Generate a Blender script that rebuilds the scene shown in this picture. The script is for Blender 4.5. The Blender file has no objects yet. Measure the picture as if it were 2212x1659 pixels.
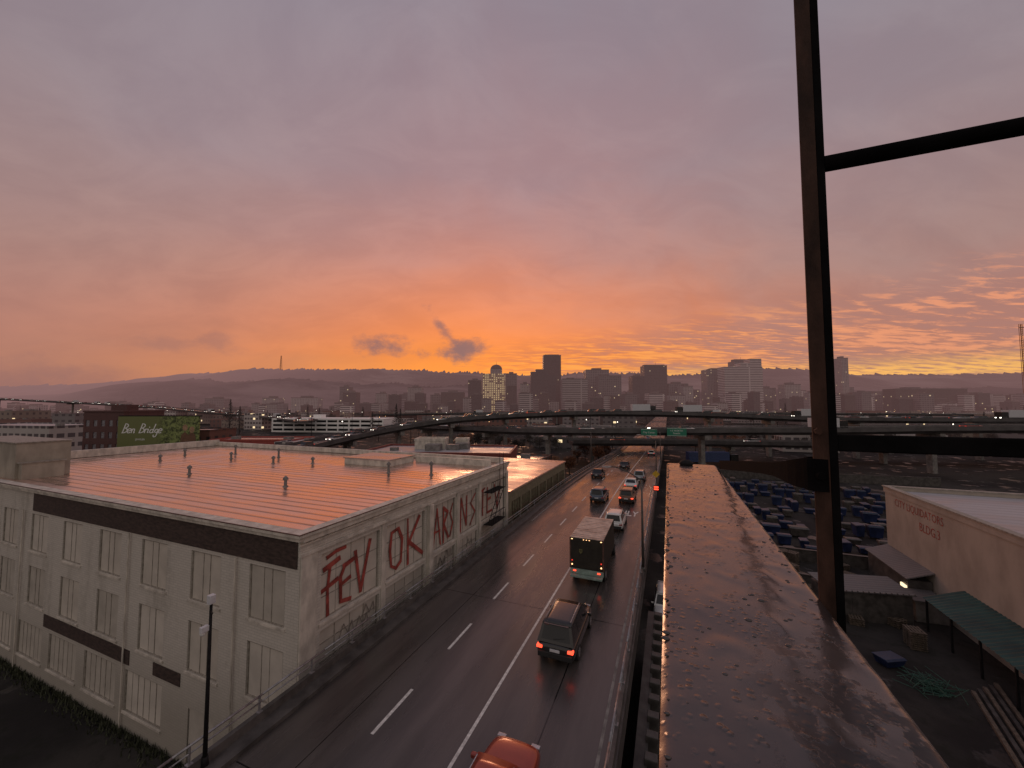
import bpy, math, random
from mathutils import Vector, noise
random.seed(7)
sc = bpy.context.scene
col = sc.collection
CAMZ = 12.5
GZ = -7.0
CY, SY = math.cos(math.radians(22.1)), math.sin(math.radians(22.1))
def W(u, v):
    """camera-aligned frame (turned 22.1 deg from the road) -> world metres"""
    return (u*CY - v*SY, u*SY + v*CY)  # u across the camera view, v depth from it; most placements from image coordinates
YAW = math.radians(22.1)
def lin(c):
    r = []
    for x in c:
        x = x/255.0
        r.append(x/12.92 if x <= 0.04045 else ((x+0.055)/1.055)**2.4)
    return tuple(r)
# ------------------------------------------------------------ node helpers
def setin(nt, sock, v):
    if isinstance(v, bpy.types.NodeSocket):
        nt.links.new(v, sock)
    else:
        if isinstance(v, (tuple, list)) and len(v) == 3 and sock.type == 'RGBA':
            v = (*v, 1)
        sock.default_value = v
def M(nt, op, a, b=None, c=None, clamp=False):
    n = nt.nodes.new('ShaderNodeMath'); n.operation = op; n.use_clamp = clamp
    setin(nt, n.inputs[0], a)
    if b is not None: setin(nt, n.inputs[1], b)
    if c is not None: setin(nt, n.inputs[2], c)
    return n.outputs[0]
def MIX(nt, f, a, b, bt='MIX'):
    n = nt.nodes.new('ShaderNodeMix'); n.data_type = 'RGBA'; n.blend_type = bt
    setin(nt, n.inputs[0], f); setin(nt, n.inputs[6], a); setin(nt, n.inputs[7], b)
    return n.outputs[2]
def SS(nt, x, lo, hi, a=0.0, b=1.0):
    n = nt.nodes.new('ShaderNodeMapRange'); n.interpolation_type = 'SMOOTHSTEP'
    setin(nt, n.inputs[0], x)
    for i, v in enumerate((lo, hi, a, b)): setin(nt, n.inputs[i+1], v)
    return n.outputs[0]
def NOI(nt, vec, scale, detail=3, rough=0.5, dist=0.0):
    n = nt.nodes.new('ShaderNodeTexNoise')
    if vec is not None: nt.links.new(vec, n.inputs['Vector'])
    n.inputs['Scale'].default_value = scale; n.inputs['Detail'].default_value = detail
    n.inputs['Roughness'].default_value = rough; n.inputs['Distortion'].default_value = dist
    return n.outputs[0]
def MAP(nt, vec, scale=(1, 1, 1), rot=(0, 0, 0)):
    n = nt.nodes.new('ShaderNodeMapping'); nt.links.new(vec, n.inputs[0])
    n.inputs['Scale'].default_value = scale; n.inputs['Rotation'].default_value = rot
    return n.outputs[0]
def RAMP(nt, f, stops):
    n = nt.nodes.new('ShaderNodeValToRGB'); setin(nt, n.inputs[0], f)
    e = n.color_ramp.elements
    while len(e) < len(stops): e.new(0.5)
    for i, (p, c) in enumerate(stops):
        e[i].position = p; e[i].color = (*c, 1)
    return n.outputs[0]
def newmat(name):
    m = bpy.data.materials.new(name); m.use_nodes = True
    nt = m.node_tree; p = nt.nodes['Principled BSDF']
    return m, nt, p
def objco(nt):
    n = nt.nodes.new('ShaderNodeTexCoord'); return n.outputs['Object']
def BUMP(nt, p, h, s=0.3, d=0.02):
    n = nt.nodes.new('ShaderNodeBump'); n.inputs['Strength'].default_value = s
    n.inputs['Distance'].default_value = d; nt.links.new(h, n.inputs['Height'])
    nt.links.new(n.outputs[0], p.inputs['Normal'])
def mat(name, c, rough=0.5, metal=0.0, var=0.25, scale=3.0, bump=0.0, bd=0.01, rv=0.1, stretch=(1, 1, 1), spec=None):
    m, nt, p = newmat(name)
    co = MAP(nt, objco(nt), stretch)
    n1 = NOI(nt, co, scale, 5, 0.6)
    lo = tuple(x*(1-var) for x in c); hi = tuple(min(1, x*(1+var)) for x in c)
    f = SS(nt, n1, 0.3, 0.7)
    nt.links.new(MIX(nt, f, lo, hi), p.inputs['Base Color'])
    r = M(nt, 'ADD', M(nt, 'MULTIPLY', f, rv), max(0.02, rough-rv/2))
    nt.links.new(r, p.inputs['Roughness'])
    p.inputs['Metallic'].default_value = metal
    if spec is not None: p.inputs['Specular IOR Level'].default_value = spec
    if bump: BUMP(nt, p, NOI(nt, co, scale*6, 4, 0.6), bump, bd)
    return m
def emis(name, c, s, base=None):
    m, nt, p = newmat(name)
    p.inputs['Base Color'].default_value = (*(base or c), 1)
    n = NOI(nt, objco(nt), 20, 1)
    nt.links.new(MIX(nt, n, c, tuple(x*0.85 for x in c)), p.inputs['Emission Color'])
    p.inputs['Emission Strength'].default_value = s
    p.inputs['Roughness'].default_value = 0.3
    return m
def paint_haze(m, k=.00024, d0=150.0, hc=(150,114,112)):
    """mixes a glowing haze colour into far surfaces (depends on world position)"""
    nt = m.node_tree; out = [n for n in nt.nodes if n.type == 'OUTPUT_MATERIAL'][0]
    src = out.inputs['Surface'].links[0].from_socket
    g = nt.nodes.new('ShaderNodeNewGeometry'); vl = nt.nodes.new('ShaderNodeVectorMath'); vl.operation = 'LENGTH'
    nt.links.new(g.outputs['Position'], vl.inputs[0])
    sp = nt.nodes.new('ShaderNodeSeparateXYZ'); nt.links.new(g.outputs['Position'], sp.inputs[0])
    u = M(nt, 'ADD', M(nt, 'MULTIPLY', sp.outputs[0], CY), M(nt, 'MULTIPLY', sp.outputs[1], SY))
    kk = SS(nt, u, -700.0, -2800.0, 1.0, 2.4)  # painted haze thickens towards the far left
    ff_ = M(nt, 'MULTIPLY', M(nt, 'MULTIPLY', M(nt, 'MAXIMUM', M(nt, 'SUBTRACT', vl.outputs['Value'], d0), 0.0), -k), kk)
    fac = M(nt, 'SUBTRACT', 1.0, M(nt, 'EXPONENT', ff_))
    e = nt.nodes.new('ShaderNodeEmission'); e.inputs[0].default_value = (*lin(hc), 1)  # haze light put in as emission on the surface itself
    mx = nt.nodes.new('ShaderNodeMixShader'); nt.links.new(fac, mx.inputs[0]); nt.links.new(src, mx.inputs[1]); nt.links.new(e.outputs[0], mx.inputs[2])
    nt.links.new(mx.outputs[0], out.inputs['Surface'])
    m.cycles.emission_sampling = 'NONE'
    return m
# ------------------------------------------------------------ mesh builder
class B:
    def __init__(s): s.v = []; s.f = []; s.m = []
    def add(s, vs, fs, m=0):
        o = len(s.v); s.v += [tuple(v) for v in vs]
        for f in fs: s.f.append(tuple(i+o for i in f)); s.m.append(m)
        return s
    def quad(s, a, b, c, d, m=0): return s.add([a, b, c, d], [(0, 1, 2, 3)], m)
    def box(s, x0, x1, y0, y1, z0, z1, m=0):
        return s.add([(x0,y0,z0),(x1,y0,z0),(x1,y1,z0),(x0,y1,z0),(x0,y0,z1),(x1,y0,z1),(x1,y1,z1),(x0,y1,z1)],
            [(0,3,2,1),(4,5,6,7),(0,1,5,4),(1,2,6,5),(2,3,7,6),(3,0,4,7)], m)
    def loft(s, rings, m=0, caps=True):
        n = len(rings[0]); vs = [p for r in rings for p in r]; fs = []
        for i in range(len(rings)-1):
            for j in range(n):
                k = (j+1) % n
                fs.append((i*n+j, i*n+k, (i+1)*n+k, (i+1)*n+j))
        if caps: fs += [tuple(range(n-1, -1, -1)), tuple((len(rings)-1)*n+j for j in range(n))]
        return s.add(vs, fs, m)
    def tube(s, p0, p1, r0, r1=None, n=8, m=0):
        p0 = Vector(p0); p1 = Vector(p1); r1 = r0 if r1 is None else r1
        d = (p1-p0).normalized(); a = d.orthogonal().normalized(); b = d.cross(a)
        R = []
        for p, r in ((p0, r0), (p1, r1)):
            R.append([p + a*math.cos(2*math.pi*j/n)*r + b*math.sin(2*math.pi*j/n)*r for j in range(n)])
        return s.loft(R, m)
    def ball(s, c, r, m=0, n=8, k=5, sz=1):
        R = []
        for i in range(k+1):
            t = math.pi*(0.04+0.92*i/k); rr = r*math.sin(t)
            R.append([(c[0]+rr*math.cos(-2*math.pi*j/n), c[1]+rr*math.sin(-2*math.pi*j/n), c[2]+sz*r*math.cos(t)) for j in range(n)])
        return s.loft(R, m)
    def mesh(s, name, mats, smooth=False):
        me = bpy.data.meshes.new(name); me.from_pydata(s.v, [], s.f)
        for x in mats: me.materials.append(x)
        me.polygons.foreach_set('material_index', s.m)
        if smooth: me.polygons.foreach_set('use_smooth', [True]*len(me.polygons))
        me.update(); return me
    def obj(s, name, mats, parent=None, loc=(0,0,0), rot=0.0, bevel=0, smooth=False, label=None, **kw):
        if not isinstance(mats, (list, tuple)): mats = [mats]
        o = bpy.data.objects.new(name, s.mesh(name, mats, smooth)); col.objects.link(o)
        o.location = loc; o.rotation_euler = (0, 0, rot)
        if parent: o.parent = parent
        if bevel:
            b = o.modifiers.new('bevel', 'BEVEL'); b.width = bevel; b.segments = 2; b.limit_method = 'ANGLE'
        if label: o['label'] = label
        for k, v in kw.items(): o[k] = v
        return o
def thing(name, label, cat, loc=(0,0,0), rot=0.0, group=None):
    o = bpy.data.objects.new(name, None); col.objects.link(o); o.empty_display_size = 0.3
    o.location = loc; o.rotation_euler = (0, 0, rot)
    o['label'] = label; o['category'] = cat
    if group: o['group'] = group
    return o
def clone(src, loc=None, rot=None, label=None, scale=None, parent=None, top=True):
    o = src.copy(); col.objects.link(o)
    if parent: o.parent = parent
    if loc is not None: o.location = loc
    if rot is not None: o.rotation_euler = (0, 0, rot)
    if scale is not None: o.scale = scale
    if label: o['label'] = label
    for c in list(src.children): clone(c, parent=o)
    return o
def text_mesh(body, size, name, m, parent, org, ux, uy, shear=0.0, extrude=0.0, sy=1.0, bold=0.0, label=None):
    cu = bpy.data.curves.new('t', 'FONT'); cu.body = body; cu.size = size; cu.shear = shear
    cu.align_x = 'CENTER'; cu.align_y = 'CENTER'; cu.offset = bold; cu.resolution_u = 3
    t = bpy.data.objects.new('t', cu); col.objects.link(t)
    bpy.context.view_layer.update()
    me = bpy.data.meshes.new_from_object(t.evaluated_get(bpy.context.evaluated_depsgraph_get()))
    bpy.data.objects.remove(t)
    org = Vector(org); ux = Vector(ux); uy = Vector(uy)
    for v in me.vertices: v.co = org + ux*v.co.x + uy*v.co.y*sy
    me.materials.clear(); me.materials.append(m)
    o = bpy.data.objects.new(name, me); col.objects.link(o)
    if parent: o.parent = parent
    if label: o['label'] = label
    return o
# ------------------------------------------------------------ WORLD
w = bpy.data.worlds.new("World"); sc.world = w; w.use_nodes = True
nt = w.node_tree; bg = nt.nodes['Background']
tc = nt.nodes.new('ShaderNodeTexCoord'); sx = nt.nodes.new('ShaderNodeSeparateXYZ')
nt.links.new(tc.outputs['Generated'], sx.inputs[0])
X, Y, Z = sx.outputs
gx, gy = -math.sin(math.radians(25)), math.cos(math.radians(25))
c_ = M(nt, 'ADD', M(nt, 'MULTIPLY', X, gx), M(nt, 'MULTIPLY', Y, gy))
s_ = M(nt, 'SUBTRACT', M(nt, 'MULTIPLY', X, gy), M(nt, 'MULTIPLY', Y, gx))
A = M(nt, 'ARCTAN2', s_, c_)
zz = M(nt, 'MAXIMUM', Z, 0.0)
den = M(nt, 'ADD', zz, 0.09)
cv = nt.nodes.new('ShaderNodeCombineXYZ')
nt.links.new(M(nt, 'DIVIDE', s_, den), cv.inputs[0]); nt.links.new(M(nt, 'DIVIDE', c_, den), cv.inputs[1])
P = cv.outputs[0]
# soft dome coordinates for the high overcast (no streaking)
den2 = M(nt, 'ADD', zz, 0.45); cv2 = nt.nodes.new('ShaderNodeCombineXYZ')
nt.links.new(M(nt, 'DIVIDE', s_, den2), cv2.inputs[0]); nt.links.new(M(nt, 'DIVIDE', c_, den2), cv2.inputs[1])
big = NOI(nt, MAP(nt, cv2.outputs[0], (1, 1.4, 1), (0, 0, -.35)), 1.7, 6, 0.55, 0.5)
med = NOI(nt, MAP(nt, cv2.outputs[0], (1, 1.7, 1), (0, 0, -.45)), 4.2, 6, 0.6, 0.7)
zb = M(nt, 'ADD', zz, M(nt, 'MULTIPLY', M(nt, 'SUBTRACT', big, 0.5), M(nt, 'ADD', M(nt, 'MULTIPLY', zz, 0.35), 0.03)))
base = RAMP(nt, zb, [(0.0, lin((138,106,103))), (0.06, lin((160,116,108))), (0.14, lin((167,123,115))), (0.28, lin((158,131,128))), (0.5, lin((149,135,141))), (0.8, lin((135,131,144)))])
glow = RAMP(nt, zb, [(0.0, lin((242,134,70))), (0.07, lin((255,154,62))), (0.12, lin((255,146,62))), (0.18, lin((248,142,80))), (0.26, lin((232,141,102))), (0.36, lin((202,139,124))), (0.50, lin((172,138,140))), (0.8, lin((145,136,147)))])
A2 = M(nt, 'ADD', A, M(nt, 'MULTIPLY', M(nt, 'SUBTRACT', big, 0.5), 0.35))
neg = M(nt, 'LESS_THAN', A2, 0.0)
gq = M(nt, 'DIVIDE', A2, M(nt, 'ADD', 0.60, M(nt, 'MULTIPLY', neg, 0.0)))
gf = M(nt, 'EXPONENT', M(nt, 'MULTIPLY', M(nt, 'MULTIPLY', gq, gq), -1.0))
skyc = MIX(nt, gf, base, glow)
bmf = M(nt, 'ADD', M(nt, 'MULTIPLY', big, .55), M(nt, 'MULTIPLY', med, .45))
shade = SS(nt, bmf, .38, .62, .91, 1.06)
cmb = nt.nodes.new('ShaderNodeCombineColor')
nt.links.new(M(nt, 'POWER', shade, .9), cmb.inputs[0]); nt.links.new(shade, cmb.inputs[1]); nt.links.new(M(nt, 'POWER', shade, .8), cmb.inputs[2])
skyc = MIX(nt, SS(nt, zz, .05, .25, .35, 1.0), skyc, MIX(nt, 1.0, skyc, cmb.outputs[0], 'MULTIPLY'))
# fine rippled clouds low on the northern side of the glow
rip = NOI(nt, MAP(nt, P, (0.8, 2.2, 1), (0, 0, 0.22)), 4.8, 7, 0.62, 0.5)
rip2 = NOI(nt, MAP(nt, P, (0.45, 1.5, 1), (0, 0, 0.35)), 1.1, 5, 0.55, 0.4)
rm = M(nt, 'MULTIPLY', SS(nt, A, -0.18, 0.12), SS(nt, M(nt, 'SUBTRACT', zz, M(nt, 'MULTIPLY', A, 0.09)), 0.18, 0.10))
rm = M(nt, 'MULTIPLY', rm, SS(nt, A, 1.9, 1.2))
dark = M(nt, 'MULTIPLY', SS(nt, M(nt, 'ADD', M(nt, 'MULTIPLY', rip, 0.5), M(nt, 'MULTIPLY', rip2, 0.5)), 0.45, 0.58), rm)
brt = M(nt, 'MULTIPLY', SS(nt, M(nt, 'ADD', M(nt, 'MULTIPLY', rip, 0.65), M(nt, 'MULTIPLY', rip2, 0.35)), 0.52, 0.40), rm)
skyc = MIX(nt, M(nt, 'MULTIPLY', brt, 0.75), skyc, MIX(nt, SS(nt, A, .3, .9), lin((255,166,84)), lin((242,158,116))))
skyc = MIX(nt, M(nt, 'MULTIPLY', dark, 0.8), skyc, MIX(nt, SS(nt, A, 0.0, .6), lin((204,118,86)), lin((172,124,114))))
yq = M(nt, 'DIVIDE', M(nt, 'SUBTRACT', zz, 0.062), 0.020)
yb = M(nt, 'EXPONENT', M(nt, 'MULTIPLY', M(nt, 'MULTIPLY', yq, yq), -1.0))
yb = M(nt, 'MULTIPLY', M(nt, 'MULTIPLY', yb, SS(nt, A, 0.0, 0.4)), SS(nt, A, 1.6, .9))
yb = M(nt, 'MULTIPLY', yb, SS(nt, rip, 0.68, 0.44))
skyc = MIX(nt, M(nt, 'MULTIPLY', yb, 0.85), skyc, lin((254,190,100)))
nz = NOI(nt, MAP(nt, tc.outputs['Generated'], (1, 1, 1.6)), 16, 6, 0.65)
nzc = M(nt, 'MULTIPLY', M(nt, 'SUBTRACT', nz, 0.5), 3.4)
def puff(a0, z0, ra, rz, rot, k):
    global skyc
    du = M(nt, 'SUBTRACT', A, a0); dz = M(nt, 'SUBTRACT', Z, z0)
    cr, sr = math.cos(rot), math.sin(rot)
    p = M(nt, 'DIVIDE', M(nt, 'ADD', M(nt, 'MULTIPLY', du, cr), M(nt, 'MULTIPLY', dz, sr)), ra)
    q = M(nt, 'DIVIDE', M(nt, 'SUBTRACT', M(nt, 'MULTIPLY', dz, cr), M(nt, 'MULTIPLY', du, sr)), rz)
    d = M(nt, 'SQRT', M(nt, 'ADD', M(nt, 'MULTIPLY', p, p), M(nt, 'MULTIPLY', q, q)))
    f = SS(nt, M(nt, 'ADD', d, nzc), 1.35, 0.0)
    skyc = MIX(nt, M(nt, 'MULTIPLY', f, k), skyc, lin((136,102,104)))
puff(-0.275, 0.143, 0.055, 0.024, 0, 0.85)
puff(-0.085, 0.141, 0.075, 0.027, 0.1, 0.95)
puff(-0.115, 0.177, 0.075, 0.014, -0.9, 0.8)
puff(-0.68, 0.118, 0.04, 0.014, 0, 0.3)
puff(-0.60, 0.126, 0.035, 0.02, -.4, 0.35)
puff(-1.0, 0.050, 0.30, 0.03, 0, 0.35)
back = SS(nt, c_, 0.1, -0.7)
skyc = MIX(nt, M(nt, 'MULTIPLY', back, 0.85), skyc, lin((172,163,156)))
nsk = nt.nodes.new('ShaderNodeTexSky'); nsk.sky_type = 'NISHITA'; nsk.sun_disc = False
nsk.sun_elevation = math.radians(2); nsk.sun_rotation = math.radians(-25)
addn = MIX(nt, 0.004, skyc, nsk.outputs[0], 'ADD')
nt.links.new(addn, bg.inputs['Color']); bg.inputs['Strength'].default_value = 1.0
sl = bpy.data.lights.new('sun', 'SUN'); sl.energy = 0.4; sl.angle = math.radians(14); sl.color = (1, 0.5, 0.28)
so = bpy.data.objects.new('sun', sl); col.objects.link(so)
d = Vector((gx, gy, math.tan(math.radians(7)))); so.rotation_euler = d.to_track_quat('Z', 'Y').to_euler()
# ------------------------------------------------------------ CAMERA
cam = bpy.data.cameras.new('camera'); co_ = bpy.data.objects.new('camera', cam); col.objects.link(co_)
cam.sensor_width = 36; cam.lens = 13.52; cam.clip_start = 0.05; cam.clip_end = 40000
co_.location = (0, 0, CAMZ); co_.rotation_euler = (math.radians(93.13), 0, YAW)
sc.camera = co_
sc.view_settings.view_transform = 'Standard'; sc.view_settings.look = 'None'
# ------------------------------------------------------------ MATERIALS
def road_mat():
    m, nt, p = newmat('wet_asphalt')
    co = objco(nt)
    n1 = NOI(nt, MAP(nt, co, (1, 0.12, 1)), 0.9, 6, 0.6); n2 = NOI(nt, co, 40, 3, 0.6); n3 = NOI(nt, MAP(nt, co, (1, .2, 1)), 0.4, 5, .6)
    f = SS(nt, n1, 0.35, 0.65)
    c = MIX(nt, f, (0.036, 0.031, 0.029), (0.080, 0.068, 0.062))
    nt.links.new(MIX(nt, M(nt, 'MULTIPLY', n2, 0.35), c, (0.11, 0.097, 0.09)), p.inputs['Base Color'])
    nt.links.new(M(nt, 'ADD', M(nt, 'MULTIPLY', SS(nt, n3, .35, .65), 0.22), 0.15), p.inputs['Roughness'])
    p.inputs['Specular IOR Level'].default_value = .75
    BUMP(nt, p, M(nt, 'ADD', n2, M(nt, 'MULTIPLY', n1, 2.0)), 0.22, 0.01)
    return m
def ground_mat():
    m, nt, p = newmat('wet_ground')
    co = objco(nt)
    n1 = NOI(nt, co, 0.05, 7, 0.65); n2 = NOI(nt, co, 1.5, 5, 0.6); n3 = NOI(nt, co, .25, 5, .6)
    c = MIX(nt, SS(nt, n1, 0.4, 0.6), (0.024, 0.022, 0.022), (0.055, 0.05, 0.046))
    c = MIX(nt, M(nt, 'MULTIPLY', SS(nt, n2, .5, .7), .5), c, (0.020, 0.022, 0.016))
    nt.links.new(c, p.inputs['Base Color'])
    wet = SS(nt, n3, .58, .64)
    nt.links.new(M(nt, 'SUBTRACT', .85, M(nt, 'MULTIPLY', wet, .55)), p.inputs['Roughness'])
    nt.links.new(M(nt, 'ADD', .12, M(nt, 'MULTIPLY', wet, .3)), p.inputs['Specular IOR Level'])
    BUMP(nt, p, M(nt, 'ADD', n2, n3), 0.5, 0.06)
    return m
def brick_mat(name, c, bw=0.42, bh=0.14, contrast=0.4, stain=0.4, rough=0.7):
    m, nt, p = newmat(name)
    co = objco(nt); sp = nt.nodes.new('ShaderNodeSeparateXYZ'); nt.links.new(co, sp.inputs[0])
    cb = nt.nodes.new('ShaderNodeCombineXYZ'); nt.links.new(M(nt, 'ADD', sp.outputs[0], sp.outputs[1]), cb.inputs[0]); nt.links.new(sp.outputs[2], cb.inputs[1])
    br = nt.nodes.new('ShaderNodeTexBrick'); nt.links.new(cb.outputs[0], br.inputs[0])
    br.inputs['Scale'].default_value = 1; br.inputs['Brick Width'].default_value = bw; br.inputs['Row Height'].default_value = bh
    br.inputs['Mortar Size'].default_value = 0.016; br.inputs['Mortar Smooth'].default_value = 0.4
    br.inputs['Color1'].default_value = (*c, 1); br.inputs['Color2'].default_value = (*[x*0.92 for x in c], 1); br.inputs['Mortar'].default_value = (*[x*(1-contrast*0.6) for x in c], 1)
    st = NOI(nt, MAP(nt, co, (1, 1, 0.16)), 0.7, 7, 0.62); st2 = NOI(nt, co, 2.5, 5, 0.6)
    k = M(nt, 'MULTIPLY', SS(nt, M(nt, 'ADD', M(nt, 'MULTIPLY', st, .75), M(nt, 'MULTIPLY', st2, .25)), 0.48, 0.68), stain)
    low = M(nt, 'MULTIPLY', SS(nt, M(nt, 'ADD', sp.outputs[2], M(nt, 'MULTIPLY', st, 2.0)), .5, -4.5, 0, 0.55), 1.0)
    k = M(nt, 'MAXIMUM', k, low)
    nt.links.new(MIX(nt, k, br.outputs[0], tuple(x*0.36 for x in (c[0], c[1]*.96, c[2]*.85))), p.inputs['Base Color'])
    p.inputs['Roughness'].default_value = rough
    BUMP(nt, p, M(nt, 'SUBTRACT', M(nt, 'MULTIPLY', st2, .3), br.outputs[1]), 0.3, 0.01)
    return m
def roof_mat(name, c, metal, rough, rib=0.62, ribs=True, seam=.45):
    m, nt, p = newmat(name)
    co = objco(nt); sp = nt.nodes.new('ShaderNodeSeparateXYZ'); nt.links.new(co, sp.inputs[0])
    n1 = NOI(nt, MAP(nt, co, (.35, 1, 1)), 0.55, 6, 0.6); n2 = NOI(nt, co, 5, 4, .6); n3 = NOI(nt, MAP(nt, co, (.1, 1, 1)), 2.2, 4, .6)
    fr = M(nt, 'FRACT', M(nt, 'DIVIDE', sp.outputs[1], rib)); ln = SS(nt, M(nt, 'ABSOLUTE', M(nt, 'SUBTRACT', fr, .5)), .28, .5)
    if not ribs: ln = M(nt, 'MULTIPLY', ln, 0.0)
    f = M(nt, 'ADD', M(nt, 'MULTIPLY', SS(nt, n1, .35, .65), .6), M(nt, 'MULTIPLY', n2, .4))
    cc = MIX(nt, f, tuple(x*.6 for x in c), c)
    cc = MIX(nt, M(nt, 'MULTIPLY', M(nt, 'MULTIPLY', ln, SS(nt, n3, .2, .5)), seam), cc, tuple(x*.25 for x in c))
    nt.links.new(cc, p.inputs['Base Color'])
    nt.links.new(M(nt, 'ADD', M(nt, 'MULTIPLY', SS(nt, n1, .4, .6), .2), rough), p.inputs['Roughness'])
    p.inputs['Metallic'].default_value = metal
    BUMP(nt, p, M(nt, 'ADD', M(nt, 'MULTIPLY', ln, 1.0), M(nt, 'MULTIPLY', n2, .35)), .35, .03)
    return m
def facade(name, wall, glass, sxx, szz, fx, fz, lit=0.06, ls=1.2, lc=(1, .75, .42), off=0.0, kz=.00024):
    m, nt, p = newmat(name)
    co = objco(nt); sp = nt.nodes.new('ShaderNodeSeparateXYZ'); nt.links.new(co, sp.inputs[0])
    h = M(nt, 'DIVIDE', M(nt, 'ADD', M(nt, 'ADD', sp.outputs[0], sp.outputs[1]), 1000+off), sxx); v = M(nt, 'DIVIDE', M(nt, 'ADD', sp.outputs[2], 50), szz)
    inx = M(nt, 'LESS_THAN', M(nt, 'FRACT', h), fx); inz = M(nt, 'LESS_THAN', M(nt, 'FRACT', v), fz)
    g = nt.nodes.new('ShaderNodeNewGeometry'); gs = nt.nodes.new('ShaderNodeSeparateXYZ'); nt.links.new(g.outputs['Normal'], gs.inputs[0])
    side = M(nt, 'LESS_THAN', gs.outputs[2], .5)
    win = M(nt, 'MULTIPLY', M(nt, 'MULTIPLY', inx, inz), side)
    cb = nt.nodes.new('ShaderNodeCombineXYZ'); nt.links.new(M(nt, 'FLOOR', h), cb.inputs[0]); nt.links.new(M(nt, 'FLOOR', v), cb.inputs[1])
    oi = nt.nodes.new('ShaderNodeObjectInfo'); nt.links.new(oi.outputs['Random'], cb.inputs[2])
    wn = nt.nodes.new('ShaderNodeTexWhiteNoise'); nt.links.new(cb.outputs[0], wn.inputs[0])
    n1 = NOI(nt, co, .12, 4, .6)
    tint = M(nt, 'ADD', M(nt, 'MULTIPLY', oi.outputs['Random'], .7), .6)
    wl = MIX(nt, n1, tuple(x*.75 for x in wall), tuple(x*1.2 for x in wall))
    tcn = nt.nodes.new('ShaderNodeCombineColor')
    for i in range(3): nt.links.new(tint, tcn.inputs[i])
    wl = MIX(nt, 1.0, wl, tcn.outputs[0], 'MULTIPLY')
    gl = MIX(nt, wn.outputs[0], tuple(x*.6 for x in glass), tuple(min(1, x*1.6) for x in glass))
    nt.links.new(MIX(nt, win, wl, gl), p.inputs['Base Color'])
    nt.links.new(M(nt, 'SUBTRACT', .75, M(nt, 'MULTIPLY', win, .4)), p.inputs['Roughness'])
    on = M(nt, 'MULTIPLY', win, M(nt, 'GREATER_THAN', wn.outputs[0], 1-lit))
    p.inputs['Emission Color'].default_value = (*lc, 1)
    nt.links.new(M(nt, 'MULTIPLY', on, ls), p.inputs['Emission Strength'])
    return paint_haze(m, kz)
m_road = road_mat(); m_ground = ground_mat()
m_white = mat('road_paint_white', (.66, .64, .60), .45, var=.25, scale=6)
m_conc = mat('weathered_concrete', (.20, .185, .175), .6, var=.35, scale=1.2, bump=.3)
m_cdark = mat('dark_wet_concrete', (.075, .068, .063), .45, var=.4, scale=1.5, bump=.3)
m_deck = mat('freeway_concrete', (.085, .078, .078), .6, var=.3, scale=.4, bump=.1)
m_steel = mat('galvanised_steel', (.30, .29, .30), .4, .6, var=.3, scale=5)
m_dsteel = mat('dark_painted_steel', (.016, .015, .016), .7, .0, var=.4, scale=8, bump=.2, spec=.15)
m_wbrick = brick_mat('white_painted_brick', (.62, .575, .51))
m_cornice = mat('cream_painted_trim', (.58, .53, .46), .6, var=.25, scale=1.6, bump=.2, stretch=(1,1,.5))
m_band = mat('charred_brown_band', (.055, .036, .030), .7, var=.5, scale=3, bump=.3, stretch=(1,1,3))
m_board = mat('cream_window_board', (.56, .51, .44), .6, var=.1, scale=.8)
m_frame = mat('aged_window_frame', (.30, .27, .23), .6, var=.3, scale=4)
m_roof = roof_mat('wet_ribbed_metal_roof', (.96, .72, .62), .9, .17, .80, True, .95)
m_roof2 = roof_mat('wet_grey_roof', (.58, .50, .48), .6, .2, .62, False)
m_roof3 = roof_mat('dull_dark_roof', (.16, .15, .155), .1, .45, .62, False)
m_roofw = roof_mat('pale_membrane_roof', (.50, .49, .51), .2, .35, 1.2, True, .3)
m_redp = mat('red_spray_paint', (.30, .055, .042), .6, var=.45, scale=2)
m_black = mat('black_rubber', (.02, .02, .02), .7, var=.2, scale=9)
m_glass = mat('dark_vehicle_glass', (.015, .016, .018), .06, 0, var=.2, scale=2, rv=.02)
m_chrome = mat('bright_trim', (.5, .5, .5), .25, .9, var=.1, scale=5)
m_tail = emis('lit_tail_lamp', (1, .07, .03), 2.6, (.5, .02, .02))
m_tail2 = emis('dim_tail_lamp', (1, .05, .03), .9, (.4, .02, .02))
m_tailoff = mat('unlit_tail_lamp', (.30, .02, .02), .2, var=.1, scale=5)
m_head = emis('lit_head_lamp', (1, .93, .8), 4.5)
m_lampw = emis('lit_street_light', (1, .9, .75), 7.0)
m_lampo = emis('lit_orange_light', (1, .55, .25), 3.5)
m_warm = emis('lit_warm_light', (1, .8, .5), 1.5)
m_plate = mat('licence_plate', (.6, .6, .62), .5, var=.1, scale=4)
m_dirt = mat('rust_brown_paint', (.10, .05, .038), .6, var=.4, scale=6, bump=.3)
m_green = mat('highway_sign_green', (.02, .20, .12), .4, var=.1, scale=3)
m_signw = mat('sign_white', (.8, .8, .77), .4, var=.05, scale=3)
m_blue = mat('blue_plastic', (.016, .028, .085), .45, var=.5, scale=.8)
for q in (m_head, m_lampw, m_lampo): q.cycles.emission_sampling = 'NONE'
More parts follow.
